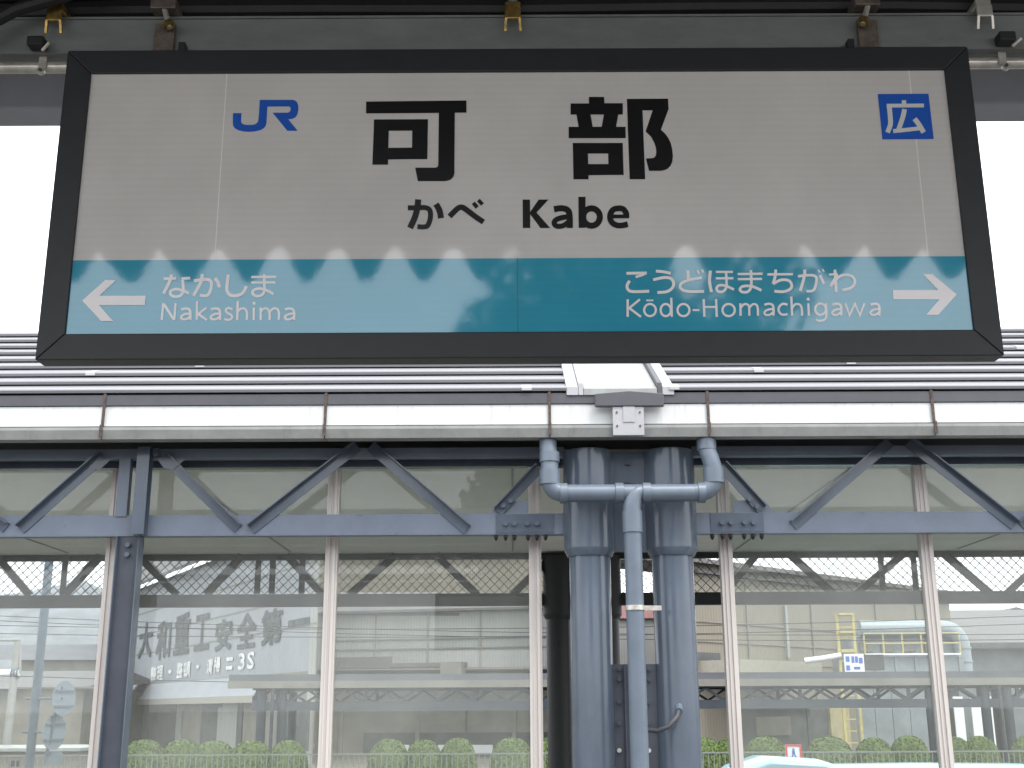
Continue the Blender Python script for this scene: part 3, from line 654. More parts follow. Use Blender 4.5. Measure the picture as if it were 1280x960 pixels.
D = lambda L: [(px_xz(*a, kY), px_xz(*b, kY)) for a, b in L]
ta = truss('truss', 'blue grey roof truss at the left edge, before the double post', YT, XL, xs_-.004, D([((130,570),(26,662)), ((-105,570),(8,660)), ((-140,560),(-265,660))]), 'front trusses of the opposite platform')
tb = truss('truss', 'blue grey roof truss between the double post and the two columns', YT, xs_+.004, XC1-.19, D([((205,570),(298,661)), ((447,558),(314,662)), ((463,558),(584,662)), ((674,585),(622,640))]), 'front trusses of the opposite platform')
td = truss('truss', 'blue grey roof truss right of the two columns', YT, XC2+.19, XR, D([((902,582),(952,637)), ((1112,553),(991,657)), ((1135,553),(1268,657)), ((1400,553),(1276,657)), ((1420,553),(1540,657))]), 'front trusses of the opposite platform')
# posts at the truss joint
xx = xc(155, 600, YT); MB().box(xx-.045, xx+.045, YT-.012, YT-.003, zb1_-.01, zc(571, YT)-.001).box(xx+.03, xx+.045, YT-.0025, YT+.06, zb1_+.001, zc(571, YT)-.001).build('end_post', M['paint_light'], ta)
xx = xs_+.055; pm = MB().box(xx-.05, xx+.05, YT-.11, YT-.1, zb0_+.002, SOF+.04).box(xx-.006, xx+.006, YT-.0995, YT-.012, zb0_+.002, SOF+.04).box(xx-.05, xx+.05, YT-.0115, YT-.002, zb0_+.002, SOF+.04)
pm.build('end_post', M['paint'], tb)
MB().box(xx+.06, xx+.1, YT-.06, YT-.05, zc(571, YT)+.01, SOF+.04).build('gusset', M['paint'], tb)
for px, o_ in ((123, ta), (215, tb)):
    p = at(px, 573, YT); MB().hexa([(p.x-.06, YT-.016, p.z-.08), (p.x+.02, YT-.016, p.z-.10), (p.x+.02, YT-.0115, p.z-.10), (p.x-.06, YT-.0115, p.z-.08), (p.x-.12, YT-.016, p.z), (p.x+.12, YT-.016, p.z), (p.x+.12, YT-.0115, p.z), (p.x-.12, YT-.0115, p.z)]).build('gusset', M['paint'], o_)
# splice gussets and bolts either side of the columns
bolt_m = MB().tube([(0, -.034, 0), (0, 0, 0)], .02, 8).add([], []).mesh('bolt'); nut_m = MB().tube([(0, 0, -.045), (0, 0, -.02), (0, 0, 0)], [.008, .019, .019], 6).mesh('nut')
for o_, x0p, x1p, fx, nx_, dpx in ((tb, 612, 700, (632, 643, 659, 671), (620, 632, 643, 660, 671, 682), ((629, 633), (638, 627))), (td, 880, 962, (902, 913, 930, 941), (891, 904, 914, 931, 942, 953), ((945, 634), (936, 625)))):
    xa, xb_ = xc(x0p, 650, YT), xc(x1p, 650, YT)
    MB().box(xa+.05, xb_-.05, YT-.008, YT-.001, zb0_+.012, zb1_-.006).build('splice_plate', M['paint'], o_)
    g0, g1 = ((610, 660) if o_ is tb else (918, 972))
    q = [at(g0, 640, YT), at(g1, 640, YT)]; s_ = 1 if o_ is tb else -1
    MB().hexa([(q[0].x, YT+.013, zb1_-.02), (q[1].x, YT+.013, zb1_-.02), (q[1].x, YT+.022, zb1_-.02), (q[0].x, YT+.022, zb1_-.02),
               (q[0].x+(.10 if s_ > 0 else 0), YT+.013, zb1_+.10), (q[1].x-(0 if s_ > 0 else .10), YT+.013, zb1_+.10), (q[1].x-(0 if s_ > 0 else .10), YT+.022, zb1_+.10), (q[0].x+(.10 if s_ > 0 else 0), YT+.022, zb1_+.10)]).build('gusset', M['paint_light'], o_)
    for p in fx: link('bolt', bolt_m, M['paint'], o_, loc=(xc(p, 655, YT), YT-.008, zc(655, YT)))
    for p in nx_: link('nut', nut_m, M['frame'], o_, loc=(xc(p, 668, YT), YT+.03, zb0_-.001))
    for p, q_ in dpx: link('bolt', bolt_m, M['paint_light'], o_, loc=(at(p, q_, YT).x, YT-.011, at(p, q_, YT).z))
# blue post under the truss joint
xx = xc(163, 700, YT+.05); post = thing('steel_post', 'slim dark blue steel post below the left truss joint', 'post', (xx, YT+.05, 0))
MB().box(xx-.09, xx+.075, YT+.01, YT+.018, 0, zb0_-.002).build('web', M['paint_dark'], post)
MB().box(xx+.0755, xx+.083, YT-.04, YT+.1, 0, zb0_-.002).box(xx-.098, xx-.0905, YT-.04, YT+.1, 0, zb0_-.002).build('flange', M['paint'], post)
for pyy in (679, 691): link('bolt', bolt_m, M['paint'], post, loc=(xx-.01, YT+.01, zc(pyy, YT)))
# header above the glass
hd = tag(MB().box(XL, XR, YW-.04, YW+.05, zc(584, YW), SOF+.049).build('glass_header', M['paint']), 'dark header rail along the top edge of the glass screen', 'rail')

# glass screens
muls = [xc(-125, 620, YW), xc(148, 620, YW), xc(418, 620, YW), xc(668, 620, YW), xc(903, 620, YW), xc(1150, 620, YW), xc(1395, 620, YW)]
ztop = zc(585, YW)
def screen(lab, xs):
    t = thing('glass_screen', lab, 'screen', ((xs[0]+xs[-1])/2, YW, 0), 'glass screens of the opposite platform')
    for xx in xs:
        m_ = MB().box(xx-.05, xx+.05, YW-.05, YW+.03, .02, ztop-.002).build('mullion', M['alu'], t, bevel=.003)
        MB().box(xx-.022, xx-.012, YW-.062, YW-.0505, .02, ztop-.004).box(xx+.012, xx+.034, YW-.066, YW-.0505, .02, ztop-.004).build('bead', M['alu'], m_)
    for a, b in zip(xs[:-1], xs[1:]):
        MB().box(a+.051, b-.051, YW-.003, YW+.003, .05, ztop-.003).build('pane', M['glass'], t)
        MB().box(a+.051, b-.051, YW-.03, YW+.02, .01, .049).build('sill', M['alu'], t)
screen('dusty glass screen left of the two columns', muls[:4])
screen('dusty glass screen right of the two columns', muls[4:])

# rear truss with lattice mesh
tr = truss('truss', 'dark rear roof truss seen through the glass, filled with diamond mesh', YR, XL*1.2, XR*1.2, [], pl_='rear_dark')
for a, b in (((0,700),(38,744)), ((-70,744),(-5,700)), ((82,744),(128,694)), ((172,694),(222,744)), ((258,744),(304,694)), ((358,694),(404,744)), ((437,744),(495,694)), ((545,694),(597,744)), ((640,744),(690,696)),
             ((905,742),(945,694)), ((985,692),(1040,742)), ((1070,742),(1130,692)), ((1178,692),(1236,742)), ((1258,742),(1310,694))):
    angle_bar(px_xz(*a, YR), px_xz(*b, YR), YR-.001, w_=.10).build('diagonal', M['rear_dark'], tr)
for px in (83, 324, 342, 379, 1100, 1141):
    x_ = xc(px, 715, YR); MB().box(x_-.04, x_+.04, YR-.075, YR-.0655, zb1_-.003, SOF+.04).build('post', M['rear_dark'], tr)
mb = MB(); za, zb2 = zb1_+.002, SOF+.04; hgt = zb2-za; cell = .125; r_ = .0075
x_ = -9.0
while x_ < 9.0:
    for s in (1, -1):
        a = Vector((x_, YR+.05+s*.006, za)); b = Vector((x_+s*hgt, YR+.05+s*.006, zb2)); mb.beam(a, b, .008, .02, (0, 1, 0))
    x_ += cell
struct(mb.build('mesh_panel', M['mesh'], tr), 'stuff')

# ------------------------------------------------------------------ plaza: fence, shrubs, bus shelter
YFN = 25.0; zf = zc(941, YFN)
fence = thing('plaza_fence', 'low pale grey picket fence in front of the clipped shrubs', 'fence', (0, YFN, GZ))
MB().box(-14, 14, YFN-.02, YFN+.02, zf-.03, zf).build('top_rail', M['fence'], fence); MB().box(-14, 14, YFN-.02, YFN+.02, GZ+.1, GZ+.13).build('bottom_rail', M['fence'], fence)
mb = MB(); x_ = -14
while x_ < 14: mb.box(x_-.008, x_+.008, YFN-.008, YFN+.008, GZ+.131, zf-.031); x_ += .11
struct(mb.build('picket', M['fence'], fence), 'stuff')
YH = 26.6
def dome_mesh(seed, n=5200):
    rnd = random.Random(seed); mb = MB()
    for i in range(n):
        u = rnd.uniform(0, 2*math.pi); v = rnd.random()**.75; rr = (1 - .06*rnd.random()**2) * (1+(1-v)*(.04*math.sin(3*u+seed)+.03*math.sin(5*u+4*v)))
        ph = math.acos(v); p = Vector((math.sin(ph)**.8*math.cos(u), math.sin(ph)**.8*math.sin(u), math.cos(ph)**.85))*rr
        nn = (p.normalized() + Vector((rnd.uniform(-1, 1), rnd.uniform(-1, 1), rnd.uniform(-.5, 1)))*.75).normalized()
        a = nn.orthogonal().normalized(); a = Matrix.Rotation(rnd.uniform(0, 6.28), 3, nn) @ a; b = nn.cross(a); s = rnd.uniform(.04, .07)
        c = p; mb.add([c-a*s, c+b*s*.55, c+a*s, c-b*s*.55], [(0, 1, 2, 3)])
    return mb
def core_mesh():
    mb = MB(); N, K = 20, 8
    for j in range(K+1):
        ph = math.pi/2*j/K
        for i in range(N): u = 2*math.pi*i/N; mb.v.append((.88*math.sin(ph+.001)**.8*math.cos(u), .88*math.sin(ph+.001)**.8*math.sin(u), .90*math.cos(ph)**.85 if j < K else -.75))
    for j in range(K):
        for i in range(N): mb.f.append((j*N+i, j*N+(i+1) % N, (j+1)*N+(i+1) % N, (j+1)*N+i))
    return mb
fol = []
for sd_ in (1, 2, 3):
    m_ = bpy.data.meshes.new('foliage'); d = dome_mesh(sd_); m_.from_pydata(d.v, [], d.f); m_.materials.append(M['leaf']); fol.append(m_)
core = core_mesh().mesh('core')
ztopH = zc(923, YH)
shr = [(-45, .5), (180, .52), (228, .5), (268, .52), (314, .52), (360, .45), (487, .47), (530, .43), (573, .43), (640, .5), (690, .45), (740, .45), (800, .45), (880, .47), (912, .4), (957, .52), (1036, .56), (1092, .45), (1136, .46), (1192, .42), (1225, .42), (1290, .5)]
for i, (px, rad) in enumerate(shr):
    x_ = xc(px, 930, YH)
    if px < 330: where = ['leftmost clipped shrub, beyond the left edge', 'clipped dome shrub just right of the slim blue post', 'second clipped dome shrub right of the slim blue post', 'third clipped dome shrub right of the slim blue post', 'clipped dome shrub behind the left shelter columns'][i]
    else: where = {360: 'clipped shrub between the two left shelter columns and the mullion', 487: 'first clipped dome shrub of the middle glass pane', 530: 'second clipped dome shrub of the middle glass pane', 573: 'third clipped dome shrub of the middle glass pane', 640: 'clipped dome shrub at the right edge of the middle pane', 690: 'bright clipped shrub left of the left column, seen without glass', 740: 'clipped shrub hidden behind the left column', 800: 'clipped shrub in the gap behind the rain pipe', 880: 'bright clipped shrub right of the right column, seen without glass', 912: 'small clipped shrub behind the mullion right of the columns', 957: 'large clipped dome shrub left of the red bordered notice', 1036: 'largest clipped dome shrub right of the red bordered notice', 1092: 'clipped shrub in front of the yellow ladder', 1136: 'clipped shrub in front of the grey blue machine panels', 1192: 'small clipped shrub left of the right shelter columns', 1225: 'small clipped shrub between the right shelter columns', 1290: 'clipped shrub at the right edge'}[px]
    t = thing('shrub', where, 'shrub', (x_, YH, GZ), 'clipped shrubs behind the fence')
    o = bpy.data.objects.new('foliage', fol[i % 3]); COL.objects.link(o); o.parent = t; o.location = (0, 0, .72)
    hz = ztopH-GZ-.72+random.uniform(-.03, .03); o.scale = (rad, rad, hz); o.rotation_euler.z = random.uniform(0, 6)
    c = bpy.data.objects.new('core', core); COL.objects.link(c); c.parent = t; c.location = (0, 0, .72); c.scale = (rad, rad, hz)
    if not core.materials: core.materials.append(M['leaf'])

# bus shelter with the same kind of truss
YB = 31.0
zg1, zg0 = zc(850, YB), zc(859, YB); zk1, zk0 = zc(876, YB), zc(887, YB); zrf = zc(842, YB+.2)
xs0, xs1 = xc(286, 855, YB), 22.0
sh = thing('bus_shelter', 'long low bus shelter with lattice truss in the plaza behind the platform', 'shelter', (3, YB, GZ))
MB().box(xs0, xs1, YB-.02, YB+3.2, zg1+.002, zrf).build('roof', M['roof_dark'], sh); MB().box(xs0, xs1, YB-.1, YB+.06, zg0, zg1).build('gutter', M['wall_grey'], sh)
for Yq in (YB, YB+2.6):
    MB().box(xs0+.6, xs1, Yq+.061, Yq+.16, zk0, zk1).build('lower_chord', M['far_paint'], sh); MB().box(xs0+.6, xs1, Yq+.061, Yq+.16, zg0-.04, zg1-.002).build('upper_chord', M['far_paint'], sh)
    p_ = .92; n_ = int((xs1-xs0-.6)/p_); h_ = zg0-.04-zk1
    dm = [MB().beam((0, 0, 0), (p_/2, 0, h_), .06, .085, (0, 1, 0)).mesh('diagonal'), MB().beam((p_/2, 0, h_), (p_, 0, 0), .06, .085, (0, 1, 0)).mesh('diagonal'), MB().box(-.04, .04, -.03, .03, 0, h_).mesh('strut')]
    for k in range(n_):
        for q in (0, 1): link('diagonal', dm[q], M['far_paint'], sh, loc=(xs0+.62+k*p_, Yq+.11, zk1))
        if k % 3 == 0: link('strut', dm[2], M['far_paint'], sh, loc=(xs0+.62+k*p_+.1, Yq+.11, zk1))
for px, Yq in ((325, YB), (351, YB), (364, YB+2.6), (1167, YB), (1236, YB), (1264, YB), (1250, YB+2.6)):
    x_ = xc(px, 900, Yq); MB().tube([(x_, Yq+.11, GZ), (x_, Yq+.11, zg0-.05)], .12, 14).build('column', M['far_paint'], sh, smooth=True)
for px in (339, 1254):
    x_ = xc(px, 900, YB-.2); MB().tube([(x_, YB-.15, GZ), (x_, YB-.15, zg0)], .045, 8).build('rain_pipe', M['far_paint'], sh, smooth=True)

# ------------------------------------------------------------------ factory buildings
def wall_quad(mb, A, B, z0, z1, thick=.2):
    A, B = Vector(A), Vector(B); u = (B-A).normalized(); n = Vector((u.y, -u.x))
    if n.dot(-A) < 0: n = -n
    p = [A, B, B-n*thick, A-n*thick]
    return mb.hexa([(q.x, q.y, z0) for q in p] + [(q.x, q.y, z1) for q in p])
def wq(name, px0, px1, py0, py1, A, B, m_, parent, out=.06):
    """panel standing 'out' proud of the vertical plane A-B, spanning image columns px0..px1 and rows py0..py1 (rows at the left end)"""
    Av, Bv = Vector(A), Vector(B); u = (Bv-Av).normalized(); n = Vector((u.y, -u.x))
    if n.dot(-Av) < 0: n = -n
    a, b = on_wall(px0, py0, A, B), on_wall(px1, py0, A, B); z1 = on_wall(px0, py0, A, B).z; z0 = on_wall(px0, py1, A, B).z
    pa, pb = Vector((a.x, a.y)), Vector((b.x, b.y)); p = [pa+n*out, pb+n*out, pb+n*.003, pa+n*.003]
    return MB().hexa([(q.x, q.y, z0) for q in p] + [(q.x, q.y, z1) for q in p]).build(name, M[m_], parent)

# --- left: hall with the painted slogan
A, B = (-30, 88), (-8.35, 49.5)
hallL = thing('slogan_hall', 'pale blue factory hall with large painted slogan on its upper wall', 'factory', (-19, 69, GZ))
zw0 = on_wall(392, 838, A, B).z
wall_quad(MB(), A, B, zw0, 9.2, .3).build('upper_wall', M['corr_blue'], hallL)
wall_quad(MB(), A, B, GZ, zw0-.004, .3).build('lower_wall', M['wall_grey'], hallL)
Av, Bv = Vector(A), Vector(B); u_ = (Bv-Av).normalized(); n_ = Vector((u_.y, -u_.x)); n_ = n_ if n_.dot(-Av) > 0 else -n_
bk_ = Vector((-1.6, 8.9)); q = [Av+n_*.8, Bv+n_*.8, Bv+bk_, Av+bk_]
MB().hexa([(p.x, p.y, z) for p, z in zip(q, (9.05, 9.05, 12.5, 12.5))] + [(p.x, p.y, z) for p, z in zip(q, (9.25, 9.25, 12.7, 12.7))]).build('roof', M['roof_grey'], hallL)
wall_quad(MB(), Bv, Bv+bk_, GZ, 9.1, .3).build('end_wall', M['corr_white'], hallL)
za_ = zw0-1.0
aw = MB().hexa([(p.x, p.y, z) for p, z in zip([Av+n_*.7, Bv+n_*.7-u_*5, Bv+n_*.01-u_*5, Av+n_*.01], (za_, za_, zw0-.1, zw0-.1))] + [(p.x, p.y, z) for p, z in zip([Av+n_*.7, Bv+n_*.7-u_*5, Bv+n_*.01-u_*5, Av+n_*.01], (za_+.08, za_+.08, zw0-.02, zw0-.02))]).build('awning', M['corr_blue'], hallL)
wall_quad(MB(), Av+n_*.73, Bv+n_*.73-u_*5, za_-.22, za_+.09, .025).build('fascia', M['cream'], aw)
for px0, px1, m_ in ((188, 224, 'wall_dark'), (254, 284, 'wall_dark'), (300, 305, 'wall_dark'), (352, 388, 'wall_dark')):
    wq('door', px0, px1, 880, 936, A, B, m_, hallL)
wq('window', 256, 282, 872, 884, A, B, 'roof_dark', hallL, .12)
for py in (775, 800, 822): wq('sheet_lap', 150, 394, py, py+1.5, A, B, 'wall_grey', hallL, .02)
wq('post', 224, 230, 876, 936, A, B, 'corr_white', hallL, .1); wq('post', 276, 300, 872, 936, A, B, 'corr_white', hallL, .1)

def glyph(ch):
    c = bpy.data.curves.new('glyph', 'FONT'); c.body = ch; c.size = 1; c.resolution_u = 2; c.fill_mode = 'FRONT'
    o = bpy.data.objects.new('glyph', c); COL.objects.link(o); bpy.context.view_layer.update()
    m_ = bpy.data.meshes.new_from_object(o.evaluated_get(bpy.context.evaluated_depsgraph_get()))
    vs_ = [tuple(v.co) for v in m_.vertices]; fs = [tuple(p.vertices) for p in m_.polygons]
    bpy.data.objects.remove(o); bpy.data.curves.remove(c); bpy.data.meshes.remove(m_)
    return vs_, fs
def wall_char(ch, box, bold, m_, full=True):
    x0, y0, x1, y1 = [v/4.923 for v in box]; x0 += 150; x1 += 150; y0 += 740; y1 += 740
    vs_, fs = glyph(ch); ax = [v[0] for v in vs_]; az = [v[1] for v in vs_]
    a, b = on_wall(x0, (y0+y1)/2, A, B), on_wall(x1, (y0+y1)/2, A, B); pm_ = on_wall((x0+x1)/2, y0, A, B); pn = on_wall((x0+x1)/2, y1, A, B)
    mb = MB(); k = 0; wx = max(ax)-min(ax); wz = max(az)-min(az)
    for dx in (-bold, 0, bold):
        for dz in (-bold, bold):
            k += 1; off = n_*(.03+.004*k)
            pts = []
            for v in vs_:
                f = (v[0]-min(ax))/wx + dx; h = (v[1]-min(az))/wz + dz
                pts.append((a.x+(b.x-a.x)*f+off.x, a.y+(b.y-a.y)*f+off.y, pn.z+(pm_.z-pn.z)*h))
            mb.add(pts, fs)
    mb.build('lettering', M[m_], hallL, raw=True)
for ch_, bx in zip('大和重工安全第', ((122,198,198,398), (230,185,312,408), (340,140,430,376), (466,145,550,352), (592,172,690,353), (727,138,838,338), (877,112,998,318))): wall_char(ch_, bx, .035, 'letter_grey')
wall_char('一', (1042,165,1172,205), .0, 'letter_grey')
for ch_, bx in zip('整理・整頓・清掃＝3S', ((194,462,228,545), (232,456,268,540), (302,478,322,502), (355,435,390,525), (396,428,436,520), (474,448,494,472), (540,412,576,502), (584,402,620,495), (660,405,697,475), (735,380,772,475), (790,372,830,470))): wall_char(ch_, bx, .04, 'letter_white')

# --- middle: pale hall
A2, B2 = (-9.4, 58), (3.0, 55)
hallM = thing('pale_hall', 'long off white factory hall behind the middle glass pane', 'factory', (-3, 57, GZ))
zt2 = on_wall(480, 764, A2, B2).z
wall_quad(MB(), A2, B2, 3.4, zt2, .3).build('upper_wall', M['corr_white'], hallM)
wall_quad(MB(), (-9.5, 59), (3.4, 58.2), GZ, 3.38, .3).build('lower_wall', M['wall_grey'], hallM)
mb = MB(); N = 12   # bowed roof
for i in range(N+1):
    t = i/N; y = 56+8*t; z = zt2 + 1.3*math.sin(math.pi*t) - .1
    mb.v += [(-9.9, y+2, z), (3.4, y-1, z-.35), (-9.9, y+2, z+.12), (3.4, y-1, z-.23)]
for i in range(N):
    a = i*4; b = a+4; mb.f += [(a, a+1, b+1, b), (a+2, b+2, b+3, a+3), (a, b, b+2, a+2), (a+1, a+3, b+3, b+1)]
mb.f += [(0, 2, 3, 1), (N*4, N*4+1, N*4+3, N*4+2)]
mb.build('roof', M['roof_grey'], hallM, smooth=True)
wq('band', 418, 490, 822, 836, A2, B2, 'roof_grey', hallM, .2); wq('band', 490, 584, 829, 834, A2, B2, 'roof_grey', hallM, .2); wq('vent_box', 556, 582, 828, 850, A2, B2, 'wall_grey', hallM, .7)
A3, B3 = (-9.5, 59), (3.4, 58.2)
wq('opening', 455, 690, 916, 945, A3, B3, 'wall_dark', hallM, .05); wq('window', 590, 616, 931, 943, A3, B3, 'sign_white', hallM, .12); wq('window', 500, 512, 931, 943, A3, B3, 'sign_white', hallM, .12); wq('window', 548, 556, 931, 943, A3, B3, 'sign_white', hallM, .12)
wq('downpipe', 582, 584, 880, 916, A3, B3, 'wall_dark', hallM, .1)
for py in (800, 812): wq('sheet_lap', 405, 715, py, py+1.6, A2, B2, 'wall_grey', hallM, .05)
for px in (470, 535, 600): wq('seam_cover', px, px+1.8, 764, 835, A2, B2, 'wall_grey', hallM, .07)
wq('gutter', 402, 716, 765, 768, A2, B2, 'roof_grey', hallM, .25)
for px in (425, 520, 640): wq('pier', px, px+5, 882, 945, A3, B3, 'wall_grey', hallM, .12)
# pale green hall further back, behind the mesh
hb_ = thing('green_hall', 'tall pale green hall behind the off white hall, seen through the mesh', 'factory', (-3, 80, GZ))
MB().box(xc(395, 720, 80), xc(700, 720, 80), 80, 92, GZ, zc(690, 80)).build('wall', M['corr_beige'], hb_); MB().prism([(79.5, zc(690, 80)+.01), (86, zc(690, 80)+3), (92.5, zc(690, 80)+.01)], xc(390, 720, 80), xc(705, 720, 80)).build('roof', M['roof_grey'], hb_)
rs = thing('red_parapet_hall', 'white block with faded red parapet seen between the columns', 'factory', (4, 64, GZ))
MB().box(xc(655, 770, 66), xc(868, 770, 66), 66, 74, GZ, zc(774, 66)).build('wall', M['corr_white'], rs); MB().box(xc(650, 770, 66), xc(872, 770, 66), 65.8, 74.2, zc(774, 66)+.003, zc(757, 66)).build('parapet', M['red_roof'], rs)

# --- right: beige hall with dust collector
A4, B4 = (xc(862, 800, 47), 47), (xc(1191, 800, 62), 62)
hallR = thing('beige_hall', 'tall beige corrugated factory hall behind the right glass panes', 'factory', (15, 55, GZ))
zt4 = on_wall(915, 708, A4, B4).z
wall_quad(MB(), A4, B4, GZ, zt4, .3).build('wall', M['corr_beige'], hallR)
Av4, Bv4 = Vector(A4), Vector(B4); u4 = (Bv4-Av4).normalized(); n4 = Vector((u4.y, -u4.x)); n4 = n4 if n4.dot(-Av4) > 0 else -n4
q = [Av4+n4*.5-u4*.5, Bv4+n4*.5+u4*.3, Bv4-n4*9+u4*.3, Av4-n4*9-u4*.5]
MB().hexa([(p.x, p.y, z) for p, z in zip(q, (zt4-.1, zt4-.1, zt4+.9, zt4+.9))] + [(p.x, p.y, z) for p, z in zip(q, (zt4+.08, zt4+.08, zt4+1.1, zt4+1.1))]).build('roof', M['roof_grey'], hallR)
wq('downpipe', 978, 981, 757, 822, A4, B4, 'corr_white', hallR, .12)
wq('opening', 922, 1006, 884, 945, A4, B4, 'wall_dark', hallR, .05); wq('opening', 1006, 1032, 880, 945, A4, B4, 'wall_dark', hallR, .08); wq('inner_panel', 942, 985, 896, 920, A4, B4, 'wall_grey', hallR, .12)
wq('lintel', 918, 1010, 882, 885, A4, B4, 'cream', hallR, .3); wq('door', 1032, 1056, 882, 938, A4, B4, 'door_yellow', hallR, .2); wq('stain', 870, 900, 815, 826, A4, B4, 'wall_dark', hallR, .01)
for py in (775, 800, 826): wq('sheet_lap', 866, 1188, py, py+1.8, A4, B4, 'wall_grey', hallR, .05)
for px in (930, 1010, 1090, 1140): wq('seam_cover', px, px+1.8, 730, 878, A4, B4, 'wall_grey', hallR, .07)
wq('gutter', 866, 1188, 712, 716, A4, B4, 'roof_grey', hallR, .25)
wq('roof_hatch', 872, 975, 826, 842, A4, B4, 'cream', hallR, 2.0)
# dust collector in front of the hall
YDc = 46.0
dc = thing('dust_collector', 'grey blue dust collector with fat pale duct bending down at its right end', 'machine', (xc(1150, 900, YDc), YDc, GZ))
x0, x1 = xc(1062, 830, YDc), xc(1205, 830, YDc)
MB().box(x0, x1, YDc, YDc+2.5, zc(857, YDc), zc(822, YDc)).build('hopper', M['machine'], dc, bevel=.03)
MB().box(x0+.3, x1-.1, YDc+.6, YDc+2.4, zc(822, YDc)+.002, zc(796, YDc)).build('filter_box', M['machine'], dc, bevel=.03)
for px in (1070, 1095, 1120, 1145, 1172, 1200):
    x_ = xc(px, 830, YDc); MB().box(x_-.05, x_+.05, YDc-.06, YDc-.002, zc(857, YDc), zc(823, YDc)).build('rib', M['machine'], dc)
for px in (1088, 1115, 1142, 1170):
    x_ = xc(px, 806, YDc); MB().box(x_-.25, x_+.25, YDc+.5, YDc+.598, zc(816, YDc), zc(804, YDc)).build('hatch', M['wall_grey'], dc)
for k, px in enumerate((1086, 1108, 1130, 1152, 1172)):
    x_ = xc(px, 900, YDc); MB().box(x_-.33, x_+.31, YDc+.2, YDc+.28, GZ, zc(857, YDc)-.01).build('panel', M['machine'], dc)
zd = zc(787, YDc); xe = xc(1180, 787, YDc); xd_ = xc(1207, 800, YDc)
pts = [Vector((xc(1078, 787, YDc), YDc+.4, zd)), Vector((xe, YDc+.4, zd))] + arc(Vector((xe+.02, YDc+.4, zd)), Vector((xd_, YDc+.4, zd)), Vector((xd_, YDc+.4, zc(815, YDc))), 6) + [Vector((xd_, YDc+.4, zc(860, YDc)))]
MB().tube(pts, .30, 18).build('duct', M['duct'], dc, smooth=True)
for py in (812, 829, 846): MB().tube([(xd_, YDc+.4, zc(py, YDc)-.03), (xd_, YDc+.4, zc(py, YDc)+.03)], .335, 18).build('duct_flange', M['duct'], dc, smooth=True)
# yellow catwalk and ladder
cw = thing('catwalk_rail', 'yellow safety railing of the catwalk along the dust collector', 'railing', (xc(1140, 800, YDc), YDc, zc(818, YDc)))
x0, x1 = xc(1080, 800, YDc-.2), xc(1199, 800, YDc-.2); z0, z1 = zc(819, YDc-.2), zc(794, YDc-.2)
for zq in (z1, (z0+z1)/2): MB().tube([(x0, YDc-.2, zq), (x1, YDc-.2, zq)], .028, 6).build('rail', M['yellow'], cw)
MB().box(x0, x1, YDc-.25, YDc-.07, z0-.06, z0).build('toe_board', M['sign_white'], cw)
for k in range(6): x_ = x0+(x1-x0)*k/5; MB().tube([(x_, YDc-.2, z0), (x_, YDc-.2, z1)], .032, 6).build('baluster', M['yellow'], cw)
ld = thing('ladder_cage', 'yellow steel ladder cage rising left of the dust collector', 'ladder', (xc(1058, 830, YDc-.3), YDc-.3, GZ))
x0, x1 = xc(1048, 800, YDc-.3), xc(1068, 800, YDc-.3)
for x_ in (x0, x1): MB().box(x_-.05, x_+.05, YDc-.35, YDc-.25, GZ, zc(770, YDc)).build('stile', M['yellow'], ld)
z_ = GZ+.4
while z_ < zc(772, YDc): MB().box(x0+.051, x1-.051, YDc-.33, YDc-.28, z_, z_+.04).build('rung', M['yellow'], ld); z_ += .42
for py in (772, 794, 818): MB().box(x0+.03, x1-.03, YDc-.5, YDc-.36, zc(py, YDc), zc(py, YDc)+.08).build('hoop', M['yellow'], ld)
pp = tag(MB().tube([at(1006, 826, 46), at(1030, 823, 45.8), at(1052, 819, 45.6)], .11, 10).build('white_pipe', M['sign_white'], smooth=True), 'short white sloping pipe left of the yellow ladder', 'pipe')
# station notice on a board
bd = thing('notice_board', 'small white board with blue marks in front of the yellow ladder', 'board', tuple(at(1069, 841, 36)))
c = at(1068, 829, 36); MB().box(c.x-.29, c.x+.29, 36, 36.05, c.z-.27, c.z+.27).build('board', M['sign_white'], bd); MB().box(c.x+.291, c.x+.9, 36.06, 36.35, c.z-.2, c.z+.25).build('box', M['wall_dark'], bd)
for (a, b, e, f) in ((-.25, -.14, .05, .2), (-.25, -.14, -.2, -.06), (-.08, .0, .02, .2), (.03, .11, .02, .2), (.14, .25, .0, .16), (-.02, .16, -.17, -.1)): MB().box(c.x+a, c.x+b, 35.985, 35.998, c.z+e, c.z+f).build('mark', M['print_blue'], bd)
MB().tube([(c.x, 36.1, c.z-.2), (c.x, 36.1, GZ)], .05, 8).build('pole', M['pole_pale'], bd)
# far right roofs
fr = thing('grey_roof_hall', 'low hall with broad weathered grey roof at the right edge', 'factory', (30, 66, GZ))
MB().hexa([(xc(1190, 800, 58), 58, zc(806, 58)-.15), (40, 50, zc(806, 58)-.55), (52, 84, zc(768, 84)), (xc(1175, 800, 84), 84, zc(768, 84)),
           (xc(1190, 800, 58), 58, zc(806, 58)), (40, 50, zc(806, 58)-.4), (52, 84, zc(768, 84)+.15), (xc(1175, 800, 84), 84, zc(768, 84)+.15)]).build('roof', M['roof_grey'], fr)
MB().hexa([(xc(1192, 800, 59), 59, GZ), (39, 51.2, GZ), (39, 52.2, GZ), (xc(1192, 800, 59), 60, GZ), (xc(1192, 800, 59), 59, zc(808, 59)-.2), (39, 51.2, zc(808, 59)-.6), (39, 52.2, zc(808, 59)-.6), (xc(1192, 800, 59), 60, zc(808, 59)-.2)]).build('wall', M['machine'], fr)
